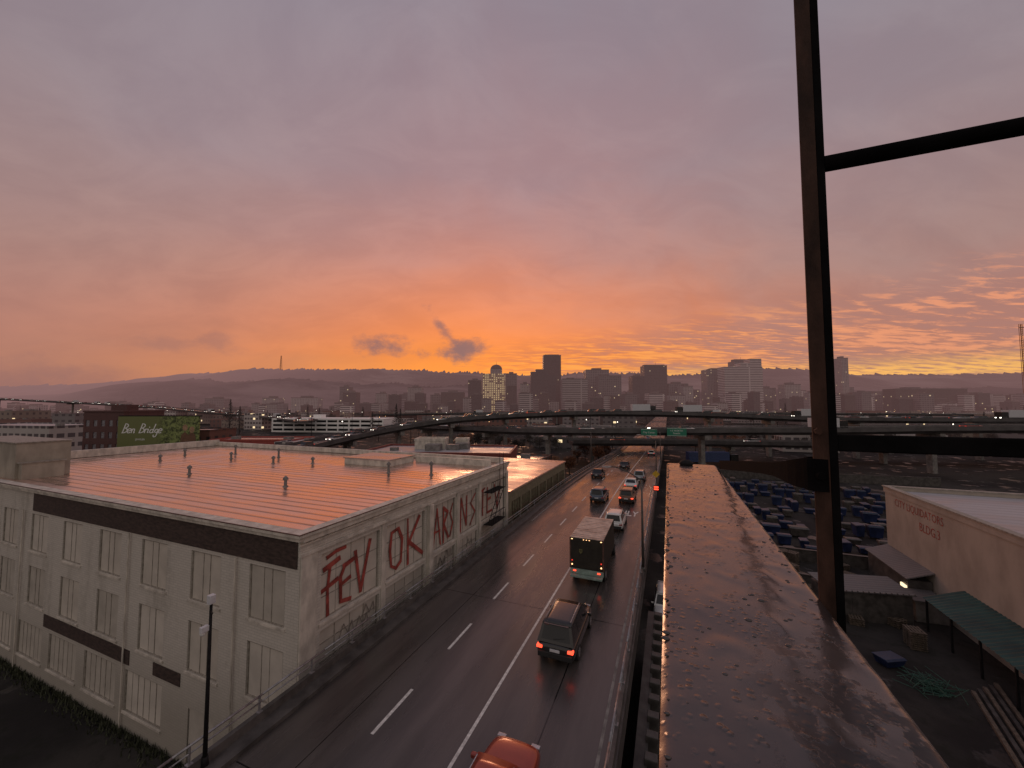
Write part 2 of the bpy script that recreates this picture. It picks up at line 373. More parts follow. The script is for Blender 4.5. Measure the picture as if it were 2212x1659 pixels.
# ------------------------------------------------------------ GROUND / ROAD
b = B(); b.quad((-15000,-3000,GZ),(15000,-3000,GZ),(15000,18000,GZ),(-15000,18000,GZ))
b.obj('ground', m_ground, kind='structure', label='wet dark city ground of asphalt and gravel')
def rz(y):
    if y < 50: return 0.0
    if y < 150: t = (y-50)/100; return -3.0*(t*t*(3-2*t))
    return -3.0
XL, XR = -14.4, -2.25
ys = list(range(-12, 200, 4)) + list(range(200, 1000, 40))
def strip(x0, x1, dz, ya=None, yb=None):
    b = B(); Y_ = [y for y in ys if (ya is None or y > ya) and (yb is None or y < yb)]
    if ya is not None: Y_ = [ya]+Y_
    if yb is not None: Y_ = Y_+[yb]
    for a, c in zip(Y_[:-1], Y_[1:]):
        b.quad((x0,a,rz(a)+dz),(x1,a,rz(a)+dz),(x1,c,rz(c)+dz),(x0,c,rz(c)+dz))
    return b
strip(XL, XR, 0).obj('road', m_road, kind='structure', label='wet dark asphalt road on the viaduct', smooth=True)
b = B()
def sec(y):
    z = rz(y); return [(XL-1.2,y,z+.16),(XL,y,z+.16),(XL,y,z-.02),(XR,y,z-.02),(XR,y,z+.18),(XR+.35,y,z+.18),(XR+.35,y,z-.9),(XR-1.2,y,z-1.6),(XL+1.2,y,z-1.6),(XL-1.2,y,z-.9)]
b.loft([sec(y)[::-1] for y in ys])
v = thing('viaduct', 'concrete road viaduct with low kerbs and dark columns', 'viaduct')
b.obj('deck', m_cdark, v)
pc = None
for y in range(0, 180, 15):
    for x in (-13.2, -3.6):
        if pc is None:
            b = B(); b.box(-.45,.45,-.45,.45,GZ,-1.5); b.box(-.7,.7,-.7,.7,-2.2,-1.55); pc = b.obj('column', m_cdark, v, (x, y, 0), bevel=.04)
        else:
            o = pc.copy(); col.objects.link(o); o.parent = v; o.location = (x, y, rz(y))
mk = thing('road_marking', 'white painted lane lines and lettering on wet asphalt', 'road marking')
mk['kind'] = 'structure'
m_worn = mat('worn_line', (.22,.21,.19), .5, var=.5, scale=2)
m_tar = mat('tar', (.012,.011,.011), .15)
strip(-7.33, -7.2, .004, -5, 140).obj('solid_line', m_white, mk)
strip(-2.62, -2.5, .004, -5, 140).obj('edge_line', m_worn, mk)
strip(-14.0, -13.88, .004, 40, 140).obj('edge_line', m_worn, mk)
y = 6.7
while y < 135:
    strip(-10.78, -10.64, .004, y, y+2.5).obj('dash', m_white, mk); y += 5.5
text_mesh('ONLY', 1.15, 'lettering', m_white, mk, (-5.0, 46.8, .006), (1,0,0), (0,1,0), sy=2.6, bold=.02)
strip(-4.75, -4.70, .003, -5, 120).obj('tar_seam', m_tar, mk)
strip(-12.2, -12.16, .003, -5, 120).obj('tar_seam', m_tar, mk)
for y in (9.5, 23.2, 36.8, 50.5, 64):
    b = B(); b.quad((XL+.1,y,rz(y)+.0032),(XR-.1,y,rz(y)+.0032),(XR-.1,y+.05,rz(y+.05)+.0032),(XL+.1,y+.05,rz(y+.05)+.0032)); b.obj('deck_joint', m_tar, mk)
def guard_rail(x, label, mt, y0, y1, wallh, topz, step=2.4, mid=True):
    g = thing('guard_rail', label, 'guard rail')
    b = B(); Y_ = [y for y in range(y0, y1+1, 3)]
    for a, c in zip(Y_[:-1], Y_[1:]):
        za, zc = rz(a), rz(c)
        b.loft([[(x-.14,a,za+.161),(x+.14,a,za+.161),(x+.10,a,za+wallh),(x-.10,a,za+wallh)][::-1],[(x-.14,c,zc+.161),(x+.14,c,zc+.161),(x+.10,c,zc+wallh),(x-.10,c,zc+wallh)][::-1]], 0, False)
    b.obj('kerb_wall', m_cdark, g)
    for k, hz in enumerate(([topz, (topz+wallh)/2+.05] if mid else [topz])):
        b = B()
        for a, c in zip(Y_[:-1], Y_[1:]): b.tube((x,a,rz(a)+hz),(x,c,rz(c)+hz), .045 if k == 0 else .03, n=6)
        b.obj('rail', mt, g, smooth=True)
    p = None; y = y0+.5
    while y < y1:
        if p is None:
            b = B(); b.tube((0,0,wallh-.02),(0,0,topz), .04, n=6); b.box(-.09,.09,-.09,.09,wallh,wallh+.03); p = b.obj('post', mt, g, (x,y,rz(y)))
        else:
            o = p.copy(); col.objects.link(o); o.parent = g; o.location = (x, y, rz(y))
        y += step
    return g
guard_rail(-15.15, 'grey metal guard rail on low dark concrete wall beside sidewalk', m_steel, -4, 134, .45, 1.05)
guard_rail(-2.1, 'pale metal guard rail along the kerb of the road', m_steel, -4, 134, .35, 1.0)
# ------------------------------------------------------------ LEFT BUILDING
FX, FY, RT = -16.5, 13.65, 6.2
BX0, BY1 = -66.0, 39.2
bl = thing('brick_building', 'long white painted brick building with boarded windows and wet metal roof', 'building')
def wall_open(b, f, s0, s1, z0, z1, ops, dep, m=0):
    S = sorted(set([s0, s1]+[o[0] for o in ops]+[o[1] for o in ops])); Zs = sorted(set([z0, z1]+[o[2] for o in ops]+[o[3] for o in ops]))
    for a, c in zip(S[:-1], S[1:]):
        for e, g in zip(Zs[:-1], Zs[1:]):
            ms, mz = (a+c)/2, (e+g)/2
            if any(o[0] < ms < o[1] and o[2] < mz < o[3] for o in ops): continue
            b.quad(f(a,e,0), f(c,e,0), f(c,g,0), f(a,g,0), m)
    for o in ops:
        a, c, e, g = o[:4]
        b.quad(f(a,e,0), f(a,e,dep), f(c,e,dep), f(c,e,0), m); b.quad(f(a,g,0), f(c,g,0), f(c,g,dep), f(a,g,dep), m)
        b.quad(f(a,e,0), f(a,g,0), f(a,g,dep), f(a,e,dep), m); b.quad(f(c,e,0), f(c,e,dep), f(c,g,dep), f(c,g,0), m)
        b.quad(f(a,e,dep), f(c,e,dep), f(c,g,dep), f(a,g,dep), m)
ff = lambda s, z, d: (s, FY+d, z)
fr_ = lambda s, z, d: (FX-d, s, z)
DF, DR = .16, .26
ops = []; wx = [-17.55-4.87*i for i in range(10)]
for x in wx:
    ops.append((x-2.5, x+.1, 1.7, 4.4)); 
    ops.append((x-2.5, x+.1, -2.1, .6))
for i, x in enumerate(wx):
    if i in (0,): ops.append((x-2.0, x-.2, GZ+.02, -3.4))
    elif i == 1: ops.append((x-2.2, x, GZ+.02, -4.0))
    else: ops.append((x-3.6, x+.2, -5.9, -3.5))
b = B(); wall_open(b, ff, BX0, FX, GZ, RT, ops, DF)
bays = [(14.9,19.2),(19.8,23.9),(24.8,28.2),(28.9,32.2),(32.9,38.6)]
rops = []
for a, c in bays:
    rops.append((a, c, 1.5, 4.9)); rops.append((a, c, -1.6, 1.1))
wall_open(b, fr_, FY, BY1, GZ, RT, rops, DR)
b.quad((BX0,FY,GZ),(BX0,FY,RT),(BX0,BY1,RT),(BX0,BY1,GZ)); b.quad((BX0,BY1,GZ),(BX0,BY1,RT),(FX,BY1,RT),(FX,BY1,GZ))
b.obj('wall', m_wbrick, bl)
b = B(); b.box(BX0+.35, FX-.42, FY+.42, BY1-.4, RT-.3, RT-.05)
rf = b.obj('roof', m_roof, bl)
b = B()
b.box(BX0-.1, FX+.34, FY-.34, FY+.4, RT-.02, RT+.14); b.box(FX-.4, FX+.34, FY+.4, BY1, RT-.02, RT+.14)
b.box(BX0-.05, FX+.22, FY-.22, FY, RT-.22, RT-.02); b.box(FX, FX+.22, FY, BY1, RT-.30, RT-.02)
b.box(FX, FX+.16, FY-.08, BY1, RT-1.0, RT-.82); b.box(FX, FX+.08, FY-.08, BY1, RT-.5, RT-.4)
b.box(BX0-.1, BX0+.35, FY+.4, BY1, RT-.02, RT+.85); b.box(BX0+.35, FX-.4, BY1-.4, BY1, RT-.02, RT+.55)
b.obj('cornice', m_cornice, bl, bevel=.02)
b = B(); b.box(BX0-.12, FX+.36, FY-.36, FY-.30, RT+.142, RT+.18); b.box(FX+.30, FX+.36, FY-.30, BY1, RT+.142, RT+.18); b.obj('drip_edge', m_dirt, bl)
b = B(); b.box(-44.2, -16.65, FY-.05, FY-.002, 4.62, 5.95); b.obj('sign_band', m_band, bl, label='charred brown band below the roof edge')
b = B(); b.box(-41.5, -30.5, FY-.04, FY-.002, -3.2, -2.35); b.obj('sign_band', m_band, bl)
b = B(); b.box(-28, -25.4, FY-.04, FY-.002, -3.1, -2.4); b.obj('sign_band', m_band, bl)
for y0, y1, d in ((FY+.02, 14.6, .10), (19.32, 19.68, .06), (24.1, 24.6, .30), (28.35, 28.75, .12), (32.35, 32.75, .12), (38.7, 39.15, .16)):
    b = B(); b.box(FX, FX+d, y0, y1, -1.9, RT-1.01); b.obj('pilaster', m_cornice, bl, bevel=.02)
def window(px, w_, z0, z1, f, dep, npan, mt, name='window', bars=True):
    b = B(); n = npan
    fb = B()
    def bx(bb, s0, s1, a, c, d0, d1):
        P = [f(s, z, d) for s in (s0, s1) for z in (a, c) for d in (d0, d1)]
        xs = [p[0] for p in P]; ys_ = [p[1] for p in P]; zs = [p[2] for p in P]
        bb.box(min(xs), max(xs), min(ys_), max(ys_), min(zs), max(zs))
    x0, x1 = px-w_, px
    ws = [1.2, .75, 1.2] if n == 3 else [1]*n
    tot = sum(ws); cur = x0+.07; W_ = w_-.14
    for i in range(n):
        a_, c_2 = cur, cur+W_*ws[i]/tot; cur = c_2
        bx(b, a_+.016, c_2-.016, z0+.07, z1-.07, dep-.06-random.random()*.02, dep-.005)
        if i < n-1: bx(fb, c_2-.014, c_2+.014, z0+.07, z1-.07, dep-.09, dep-.002)
    o = b.obj(name, mt, bl)
    bx(fb, x0+.002, x0+.07, z0+.002, z1-.002, dep-.12, dep-.002); bx(fb, x1-.07, x1-.002, z0+.002, z1-.002, dep-.12, dep-.002)
    bx(fb, x0+.07, x1-.07, z0+.002, z0+.07, dep-.11, dep-.002); bx(fb, x0+.07, x1-.07, z1-.07, z1-.002, dep-.11, dep-.002)
    fb.obj('frame', m_frame, o)
    s = B(); bx(s, x0-.1, x1+.1, z0-.12, z0-.004, -.08, .1); s.obj('sill', m_cornice, o)
m_boards = [m_board, mat('grey_window_board', (.48,.44,.38), .6, var=.12, scale=.8), mat('pale_window_board', (.60,.55,.48), .6, var=.1, scale=.8)]
for k, (a, c, e, g) in enumerate(ops):
    if e > GZ+1: window(c, c-a, e, g, ff, DF, 3 if c-a < 3 else 6, random.choice(m_boards))
    else:
        b = B(); b.box(a+.05, c-.05, FY+.06, FY+.15, e, g-.05); o = b.obj('door', m_boards[1], bl)
        b = B(); b.tube((a+.2, FY+.02, e+1.1), (a+.2, FY+.06, e+1.1), .04); b.obj('handle', m_dsteel, o)
for (a, c, e, g) in rops: window(c, c-a, e, g, fr_, DR, 4, m_boards[random.randint(0,1)])
for z in (2.62, 3.75, .3, -.6):
    for a, c in bays:
        b = B(); b.box(FX-.195, FX-.172, a+.1, c-.1, z, z+.05); b.obj('batten', m_frame, bl)
for x in (-21.0, -31.0, -45.5):
    b = B(); b.tube((x,FY-.12,GZ),(x,FY-.12,4.6), .05, n=6); b.obj('drain_pipe', m_cornice, bl)
def stroke(bb, pts, r=.13, x=FX-.14):
    for (a, c), (e, g) in zip(pts[:-1], pts[1:]):
        d = Vector((0, e-a, g-c)); n = Vector((0, -d.z, d.y)).normalized()*r; t = d.normalized()*r*.6
        p, q = Vector((x, a, c))-t, Vector((x, e, g))+t
        w0 = random.uniform(.7, 1.25); w1 = random.uniform(.7, 1.25)
        x += .0015
        bb.quad(p-n*w0, q-n*w1, q+n*w1, p+n*w0)
def letter(strs, r=.115, x=FX-.14, m=None):
    b = B()
    for k, s in enumerate(strs): stroke(b, s, r*random.uniform(.8,1.2), x+.006*k)
    b.obj('graffiti_letter', m or m_redp, bl, label='large red spray painted letter' if m is None else 'thin grey scribbled tag')
letter([[(15.5,1.6),(15.45,3.0),(15.6,4.1)], [(15.1,2.95),(16.1,3.2)], [(15.2,4.0),(16.2,4.25)]])
letter([[(15.4,4.55),(16.0,4.7),(16.6,4.7)]], .1)
letter([[(16.6,3.7),(16.3,3.2),(16.35,1.9),(17.05,1.75)], [(16.4,2.8),(17.0,2.95)], [(16.5,3.7),(17.2,3.85)]])
letter([[(17.35,4.2),(17.8,1.8),(18.5,4.5)]])
letter([[(20.45,4.3),(20.3,3.2),(20.45,2.2),(20.9,1.9),(21.4,2.2),(21.5,3.6),(21.1,4.4),(20.5,4.3)]]); letter([[(22.1,4.7),(22.15,1.7)], [(22.15,3.0),(23.4,4.6)], [(22.3,3.1),(23.8,1.9)]])
letter([[(25.2,1.7),(25.7,4.5),(26.2,1.7)], [(25.3,2.8),(26.1,2.8)]], .1); letter([[(26.6,1.7),(26.6,4.4),(27.25,3.9),(26.65,3.1),(27.35,1.9)]], .1); letter([[(28.0,4.4),(27.6,3.7),(28.0,2.9),(27.6,1.9)]], .1)
letter([[(29.3,1.7),(29.4,4.5),(30.3,2.0),(30.4,4.5)]], .1); letter([[(32.0,4.4),(31.1,3.7),(31.95,2.8),(31.0,1.8)]], .1); letter([[(33.5,2.0),(33.6,4.4)],[(33.2,4.3),(34.0,4.45)]], .1); letter([[(34.6,4.4),(34.5,2.0),(35.6,2.0)],[(34.5,3.2),(35.3,3.3)]], .1); letter([[(36.2,4.4),(36.9,1.9),(37.7,4.5)]], .1)
m_gr2 = mat('grey_spray_paint', (.25,.22,.19), .6)
for k in range(10):
    y = random.choice(bays); y0 = random.uniform(y[0]+.3, y[1]-1.2); z = random.uniform(-.2, .4)
    letter([[(y0,z),(y0+.3,z+.6),(y0+.6,z),(y0+.9,z+.5),(y0+1.0,z)]], .03, m=m_gr2)
def vent(x, y, h=.7, r=.14, cap=True):
    t = thing('roof_vent', 'small grey metal vent pipe standing on the wet roof', 'roof vent', (x,y,RT-.05), group='roof vents on the white building')
    b = B(); b.tube((0,0,0),(0,0,h), r, r*.9, 10); b.tube((0,0,0),(0,0,.06), r*1.7, r*1.6, 10); b.obj('pipe', m_conc, t, smooth=False)
    b = B(); b.tube((0,0,h+.02),(0,0,h+.2), r*1.7, r*1.5, 10); b.tube((0,0,h+.2),(0,0,h+.32), r*1.5, r*.3, 10); b.obj('cap', m_conc, t)
for x, y, h in ((-41,22,.5),(-27.8,21.5,.5),(-24.5,29.5,.7),(-20.1,30,.9),(-40,29.4,.5),(-48,30,.5),(-44,33,.8),(-52,33,.9),(-54,26,.4),(-36,31,.4),(-57,30,.5)): vent(x, y, h, .12)
pb = thing('roof_penthouse', 'cream plastered stair box with blank hatch on the roof', 'rooftop box', (0,0,0))
m_pent = mat('dull_cream_plaster', (.36,.32,.26), .7, var=.2, scale=.8, bump=.2, stretch=(1,1,.5))
b = B(); b.box(-64,-51.6,14.7,18,RT-.05,9.2); b.obj('wall', m_pent, pb, bevel=.03)
b = B(); b.box(-64.1,-51.5,14.6,18.1,9.202,9.3); b.obj('coping', m_frame, pb)
b = B(); b.box(-51.599,-50.9,14.9,17.4,RT-.05,7.5); b.obj('hatch', m_pent, pb)
b = B(); b.box(-51.599,-50.8,14.8,17.5,7.502,7.6); b.obj('hatch_lid', m_frame, pb)
pb = thing('roof_skylight', 'low pale raised curb box on the wet roof', 'rooftop box')
b = B(); b.box(-32.5,-26.6,32,36.2,RT-.05,6.8); b.obj('curb', m_cornice, pb, bevel=.03)
b = B(); b.box(-32.6,-26.5,31.9,36.3,6.802,6.9); b.obj('lid', m_roof2, pb)
b = B(); b.box(-26.4,-17.2,36.3,36.6,RT-.05,6.8); b.obj('parapet_step', m_cornice, pb)
fe = thing('fire_escape', 'thin dark metal fire escape on the street facade', 'fire escape')
b = B()
for z in (1.2, 4.2): b.box(FX+.13, FX+1.0, 33.2, 36.4, z, z+.06)
for z in (1.2, 4.2):
    for k in range(9): b.tube((FX+.97, 33.2+k*.4, z),(FX+.97, 33.2+k*.4, z+1), .02, n=4)
    b.tube((FX+.97,33.2,z+1),(FX+.97,36.4,z+1), .03, n=4)
b.obj('platform', m_dsteel, fe)
b = B(); b.tube((FX+.5,33.4,1.25),(FX+.5,36.2,4.2), .04, n=4); b.tube((FX+.9,33.4,1.25),(FX+.9,36.2,4.2), .04, n=4)
for k in range(10): b.tube((FX+.5,33.4+k*.28,1.3+k*.295),(FX+.9,33.4+k*.28,1.3+k*.295), .02, n=4)
for k in range(2): b.tube((FX+.2+k*.4,36.8,1.2),(FX+.2+k*.4,36.8,7.6), .03, n=4)
b.obj('ladder', m_dsteel, fe)
b2 = thing('workshop_building', 'low olive building with steel windows beside the viaduct', 'building')
fc2 = lambda s, z, d: (FX-d, s, z)
o2 = [(40.4+i*3.4, 43.3+i*3.4, -.9, 1.7) for i in range(7)]
b = B(); wall_open(b, fc2, 39.5, 64.4, GZ, 2.8, o2, .2)
b.quad((-34,64.4,GZ),(-34,64.4,2.8),(FX,64.4,2.8),(FX,64.4,GZ)); b.quad((-34,39.5,GZ),(FX,39.5,GZ),(FX,39.5,2.8),(-34,39.5,2.8)); b.quad((-34,39.5,GZ),(-34,39.5,2.8),(-34,64.4,2.8),(-34,64.4,GZ))
b.obj('wall', mat('olive_wall', (.18,.165,.11), .6, var=.3), b2)
b = B(); b.box(-34.2, FX+.15, 39.45, 64.6, 2.802, 3.0); b.obj('roof', roof_mat('wet_bitumen_roof', (.62,.46,.40), .6, .26, .9, True, .5), b2)
m_og = mat('olive_glass', (.17,.17,.11), .2)
for a, c, e, g in o2:
    b = B(); b.box(FX-.19, FX-.15, a, c, e, g); o = b.obj('window', m_og, b2)
    b = B()
    for k in range(5): b.box(FX-.15, FX-.10, a+k*(c-a)/4-.03, a+k*(c-a)/4+.03, e, g)
    b.box(FX-.15, FX-.09, a, c, e+1.2, e+1.26); b.obj('frame', m_dirt, o)
m_weed = mat('dull_weeds', (.05,.055,.03), .8, var=.5)
b = B(); rd = random.Random(3)
for k in range(2600):
    x = rd.uniform(-58,-17); y = FY-abs(rd.gauss(0,.35))-.05; h = rd.uniform(.1,.45); a = rd.random()*3.14; dx, dy = math.cos(a)*.05, math.sin(a)*.05
    b.add([(x-dx,y-dy,GZ),(x+dx,y+dy,GZ),(x+rd.uniform(-.12,.12),y+rd.uniform(-.12,.12),GZ+h)], [(0,1,2)])
b.obj('weeds', m_weed, kind='stuff', label='straggly weeds along the foot of the wall', category='weeds')
# ------------------------------------------------------------ generic low buildings
m_fac = [facade('brick_block', (.17,.08,.062), (.04,.038,.04), 3.2, 3.6, .45, .5, .02), facade('pale_block', (.42,.39,.37), (.06,.058,.065), 3, 3.4, .7, .45, .03),
         facade('grey_block', (.17,.16,.16), (.04,.038,.045), 4, 3.5, .5, .4, .02), facade('tan_block', (.30,.25,.20), (.045,.04,.04), 3.5, 3.5, .4, .45, .03)]
def low_building(u, v, wd, dp, top, fm, rm, rot=0.0, label='low flat roofed warehouse with wet roof', name='warehouse', group=None, extra=True):
    x, y = W(u, v)
    t = thing(name, label, 'building', (x, y, GZ), rot, group)
    h = top-GZ
    b = B(); b.box(-wd/2, wd/2, -dp/2, dp/2, 0, h); b.obj('wall', fm, t)
    b = B(); b.box(-wd/2+.3, wd/2-.3, -dp/2+.3, dp/2-.3, h+.003, h+.12); b.obj('roof', rm, t)
    b = B(); e = .3
    b.box(-wd/2-.1, wd/2+.1, -dp/2-.1, -dp/2+e, h+.002, h+.55); b.box(-wd/2-.1, wd/2+.1, dp/2-e, dp/2+.1, h+.002, h+.55)
    b.box(-wd/2-.1, -wd/2+e, -dp/2+e, dp/2-e, h+.002, h+.55); b.box(wd/2-e, wd/2+.1, -dp/2+e, dp/2-e, h+.002, h+.55); b.obj('parapet', fm, t)
    if extra:
        for k in range(random.randint(1, 4)):
            px, py = random.uniform(-wd*.38, wd*.3), random.uniform(-dp*.35, dp*.3); s = random.uniform(.8, 2.4)
            b = B(); b.box(px, px+s*1.4, py, py+s, h+.125, h+.12+s*.6); b.obj('roof_unit', m_conc, t)
    return t
x, y = W(-132, 275)
t = thing('industrial_building', 'long white industrial block with dark ribbon windows', 'building', (x, y, GZ), YAW-.1)
b = B(); wall_open(b, lambda s, z, d: (s, d, z), -42, 42, 0, 9.6, [(-41+k*8.3, -41+k*8.3+7.4, z, z+1.5) for k in range(10) for z in (1.2, 4.3, 7.2)], .4)
b.quad((42,0,0),(42,25,0),(42,25,9.6),(42,0,9.6)); b.quad((-42,0,0),(-42,0,9.6),(-42,25,9.6),(-42,25,0)); b.box(-42.1,42.1,0.01,25,9.4,9.9); b.box(-14,-8,6,12,9.9,12.5)
b.obj('wall', mat('white_render', (.88,.86,.84), .6, var=.05, scale=.5), t)
b = B()
for k in range(10):
    for z in (1.2, 4.3, 7.2): b.box(-41+k*8.3, -41+k*8.3+7.4, .3, .38, z, z+1.5)
b.obj('window', m_glass, t, label='ribbon windows', kind='stuff')
x, y = W(-127, 120)
bb = thing('brick_building', 'dark red brick four storey block with rows of small windows', 'building', (x, y, GZ), YAW)
b = B(); wo = [(-6+k*2.4+.5, -6+k*2.4+1.7, z, z+1.9) for k in range(5) for z in (5.5, 9.2, 12.9)]
wall_open(b, lambda s, z, d: (s, d, z), -6.2, 6.2, 0, 17.3, wo, .25)
b.quad((6.2,0,0),(6.2,14,0),(6.2,14,17.3),(6.2,0,17.3)); b.quad((-6.2,0,0),(-6.2,0,17.3),(-6.2,14,17.3),(-6.2,14,0)); b.box(-6.4,6.4,-.2,14,17.31,17.8); b.box(-2,3,4,8,17.8,19.6)
b.obj('wall', brick_mat('dark_red_brick', (.12,.055,.052), .5, .18, .8), bb)
m_win2 = mat('grey_window_glass', (.22,.21,.23), .25)
for a, c, e, g in wo:
    q = B(); q.box(a, c, .18, .22, e, g); q.obj('window', m_win2, bb)
x, y = W(-108, 118)
bd = thing('billboard', 'wide green billboard with white script lettering on steel frame', 'billboard', (x, y, 0), YAW)
b = B(); b.box(-12.4,12.4,0,.4,-.9,9.0)
def bill_mat():
    m, nt, p = newmat('billboard_print')
    co = objco(nt); sp = nt.nodes.new('ShaderNodeSeparateXYZ'); nt.links.new(co, sp.inputs[0])
    n1 = NOI(nt, co, .9, 6, .7, 1.0); n2 = NOI(nt, co, 2.2, 5, .7)
    leaf = MIX(nt, SS(nt, n1, .4, .6), (.04,.055,.012), (.26,.32,.10)); leaf = MIX(nt, SS(nt, n2, .58, .68), leaf, (.5,.48,.33))
    f = SS(nt, M(nt, 'ADD', sp.outputs[0], M(nt, 'MULTIPLY', n1, 4)), .5, 4.5)
    nt.links.new(MIX(nt, f, (.16,.18,.06), leaf), p.inputs['Base Color']); p.inputs['Roughness'].default_value = .5
    return m
b.obj('panel', bill_mat(), bd)
def script(parent, x0, z0, s, mt):
    def arc(cx, cz, rx, rz_, a0, a1, n=9): return [(cx+rx*math.cos(math.radians(a0+(a1-a0)*i/n)), cz+rz_*math.sin(math.radians(a0+(a1-a0)*i/n))) for i in range(n+1)]
    Bc = [[(.15,0),(.15,1.5)], arc(.15,1.15,.55,.36,95,-90)+arc(.15,.4,.65,.4,90,-100)]
    e_ = [[(-.1,.25),(.45,.42)]+arc(.2,.42,.26,.28,10,190)+arc(.22,.3,.28,.3,180,320)]
    n_l = [[(0,.65),(.05,0)], [(.03,.3)]+arc(.25,.42,.2,.24,150,0)+[(.46,0),(.6,.1)]]
    r_ = [[(0,.65),(.03,0)], [(.02,.35)]+arc(.22,.45,.18,.2,150,30)]
    i_ = [[(0,.65),(.03,.05),(.2,.08)], [(.05,.9),(.09,.98)]]
    d_ = [arc(.25,.3,.26,.3,20,360), [(.55,1.45),(.5,.05),(.68,.1)]]
    g_ = [arc(.25,.35,.25,.28,20,360), [(.52,.6),(.5,-.4)]+arc(.26,-.4,.24,.25,0,-200)]
    x = x0; k = 0
    for gl_, adv in ((Bc,.95),(e_,.6),(n_l,.95),(None,.3),(Bc,.95),(r_,.5),(i_,.35),(d_,.8),(g_,.68),(e_,.6)):
        if gl_:
            bq = B()
            for st in gl_:
                for (a, c), (e, g) in zip(st[:-1], st[1:]):
                    a, e = a+c*.35, e+g*.35
                    p = Vector((x+a*s, -.02-.0004*k, z0+c*s)); q = Vector((x+e*s, -.02-.0004*k, z0+g*s)); dd = q-p
                    if dd.length < 1e-4: continue
                    n = Vector((-dd.z, 0, dd.x)).normalized()*s*(.06+.035*abs(dd.z)/dd.length); ex = dd.normalized()*s*.03
                    bq.quad(p-n-ex, q-n+ex, q+n+ex, p+n-ex); k += 1
            bq.obj('lettering', mt, parent, label='white script letter')
        x += adv*s
script(bd, -11.2, 4.0, 1.85, m_signw)
text_mesh('JEWELER', .75, 'lettering', m_signw, bd, (-5.4, -.02, 2.0), (1,0,0), (0,0,1), bold=.01)
m_skin = mat('skin_print', (.36,.22,.13), .5, scale=1); m_coat = mat('coat_print', (.16,.08,.045), .5, scale=1)
for k, (px, pz, r) in enumerate(((8.2,5.6,1.0),(10.3,5.0,1.0))):
    b = B()
    n = 14; b.add([(px+r*math.cos(6.283*j/n)*.8, -.016-.004*k, pz+r*math.sin(6.283*j/n)) for j in range(n)], [tuple(range(n))])
    b.add([(px-1.6,-.01-.004*k,-.6),(px+1.5,-.01-.004*k,-.6),(px+1.1,-.01-.004*k,3.4),(px,-.01-.004*k,4.4),(px-1.1,-.01-.004*k,3.4)], [(0,1,2,3,4)], 1)
    b.obj('printed_figure', [m_skin, m_coat], bd)
b = B(); b.box(-12.6,12.6,.42,.9,9.0,9.3); b.box(-12.6,12.6,-.1,.4,-1.3,-.95)
for px in (-10,-3.5,3.5,10): b.box(px-.3,px+.3,.45,.9,GZ,8.9)
b.obj('frame', m_dsteel, bd)
low_building(-112, 130, 30, 12, 4.0, m_fac[0], m_roof2, YAW, 'dark brick building carrying the billboard')
m_redw = mat('red_wall', (.34,.06,.045), .6)
low_building(-80, 125, 26, 12, 1.4, m_redw, m_roof2, YAW, 'red painted low building with wet roof')
low_building(-62, 118, 12, 14, 1.4, m_fac[1], m_roofw, YAW, 'pale low building with wet roof')
low_building(-15.5, 88, 32, 16, 2.2, mat('oxide_red_wall', (.20,.05,.042), .6), m_roofw, YAW-.1, 'dark red single storey building with pale roof')
low_building(-19, 92, 7, 5, 4.2, m_cornice, m_roof2, YAW, 'cream rooftop storey of red building', extra=False)
low_building(-12, 94, 3, 3, 4.0, m_cornice, m_roof2, YAW, 'small cream rooftop hut', extra=False)
low_building(-2, 106, 22, 16, -2, m_fac[0], m_roof2, 0.0, 'low building with wet orange reflecting roof')
low_building(-150, 95, 26, 20, 3.3, m_fac[1], m_roofw, .1, 'long white warehouse with pale roof')
low_building(-185, 150, 50, 20, 4.6, m_fac[1], m_roofw, .2, 'long white warehouse with pale roof')
low_building(-135, 72, 40, 16, 4.0, m_fac[3], m_roofw, .0, 'tan warehouse with pale wet roof')
cnt = 0
placed = [(-132,285,90,40)]
for k in range(3000):
    if cnt > 190: break
    v = 168+720*random.random()**1.5; u = random.uniform(-1.45, 1.6)*v
    x, y = W(u, v); wd = random.uniform(12, 44); dp = random.uniform(10, 24)
    if abs(x+8) < 14+wd/2: continue
    if v < 260 and -200 < u < 0 : continue
    if v < 190 and u < 0: continue
    if any(abs(u-a) < (wd+c)/2+3 and abs(v-b_) < (dp+e)/2+5 for a, b_, c, e in placed): continue
    placed.append((u, v, wd, dp)); cnt += 1
    top = min(GZ+random.uniform(5, 16), 12.5-.014*v-2.0+random.uniform(-4, 2)); top = max(top, GZ+4.5)
    if v < 260 and u > 0: top = GZ+random.uniform(4.5, 8)
    low_building(u, v, wd, dp, top, random.choice(m_fac), random.choice([m_roof2, m_roofw, m_roof3, m_roof3]), YAW+random.choice([0, -.3, .15]), extra=v < 350, group='low city buildings')
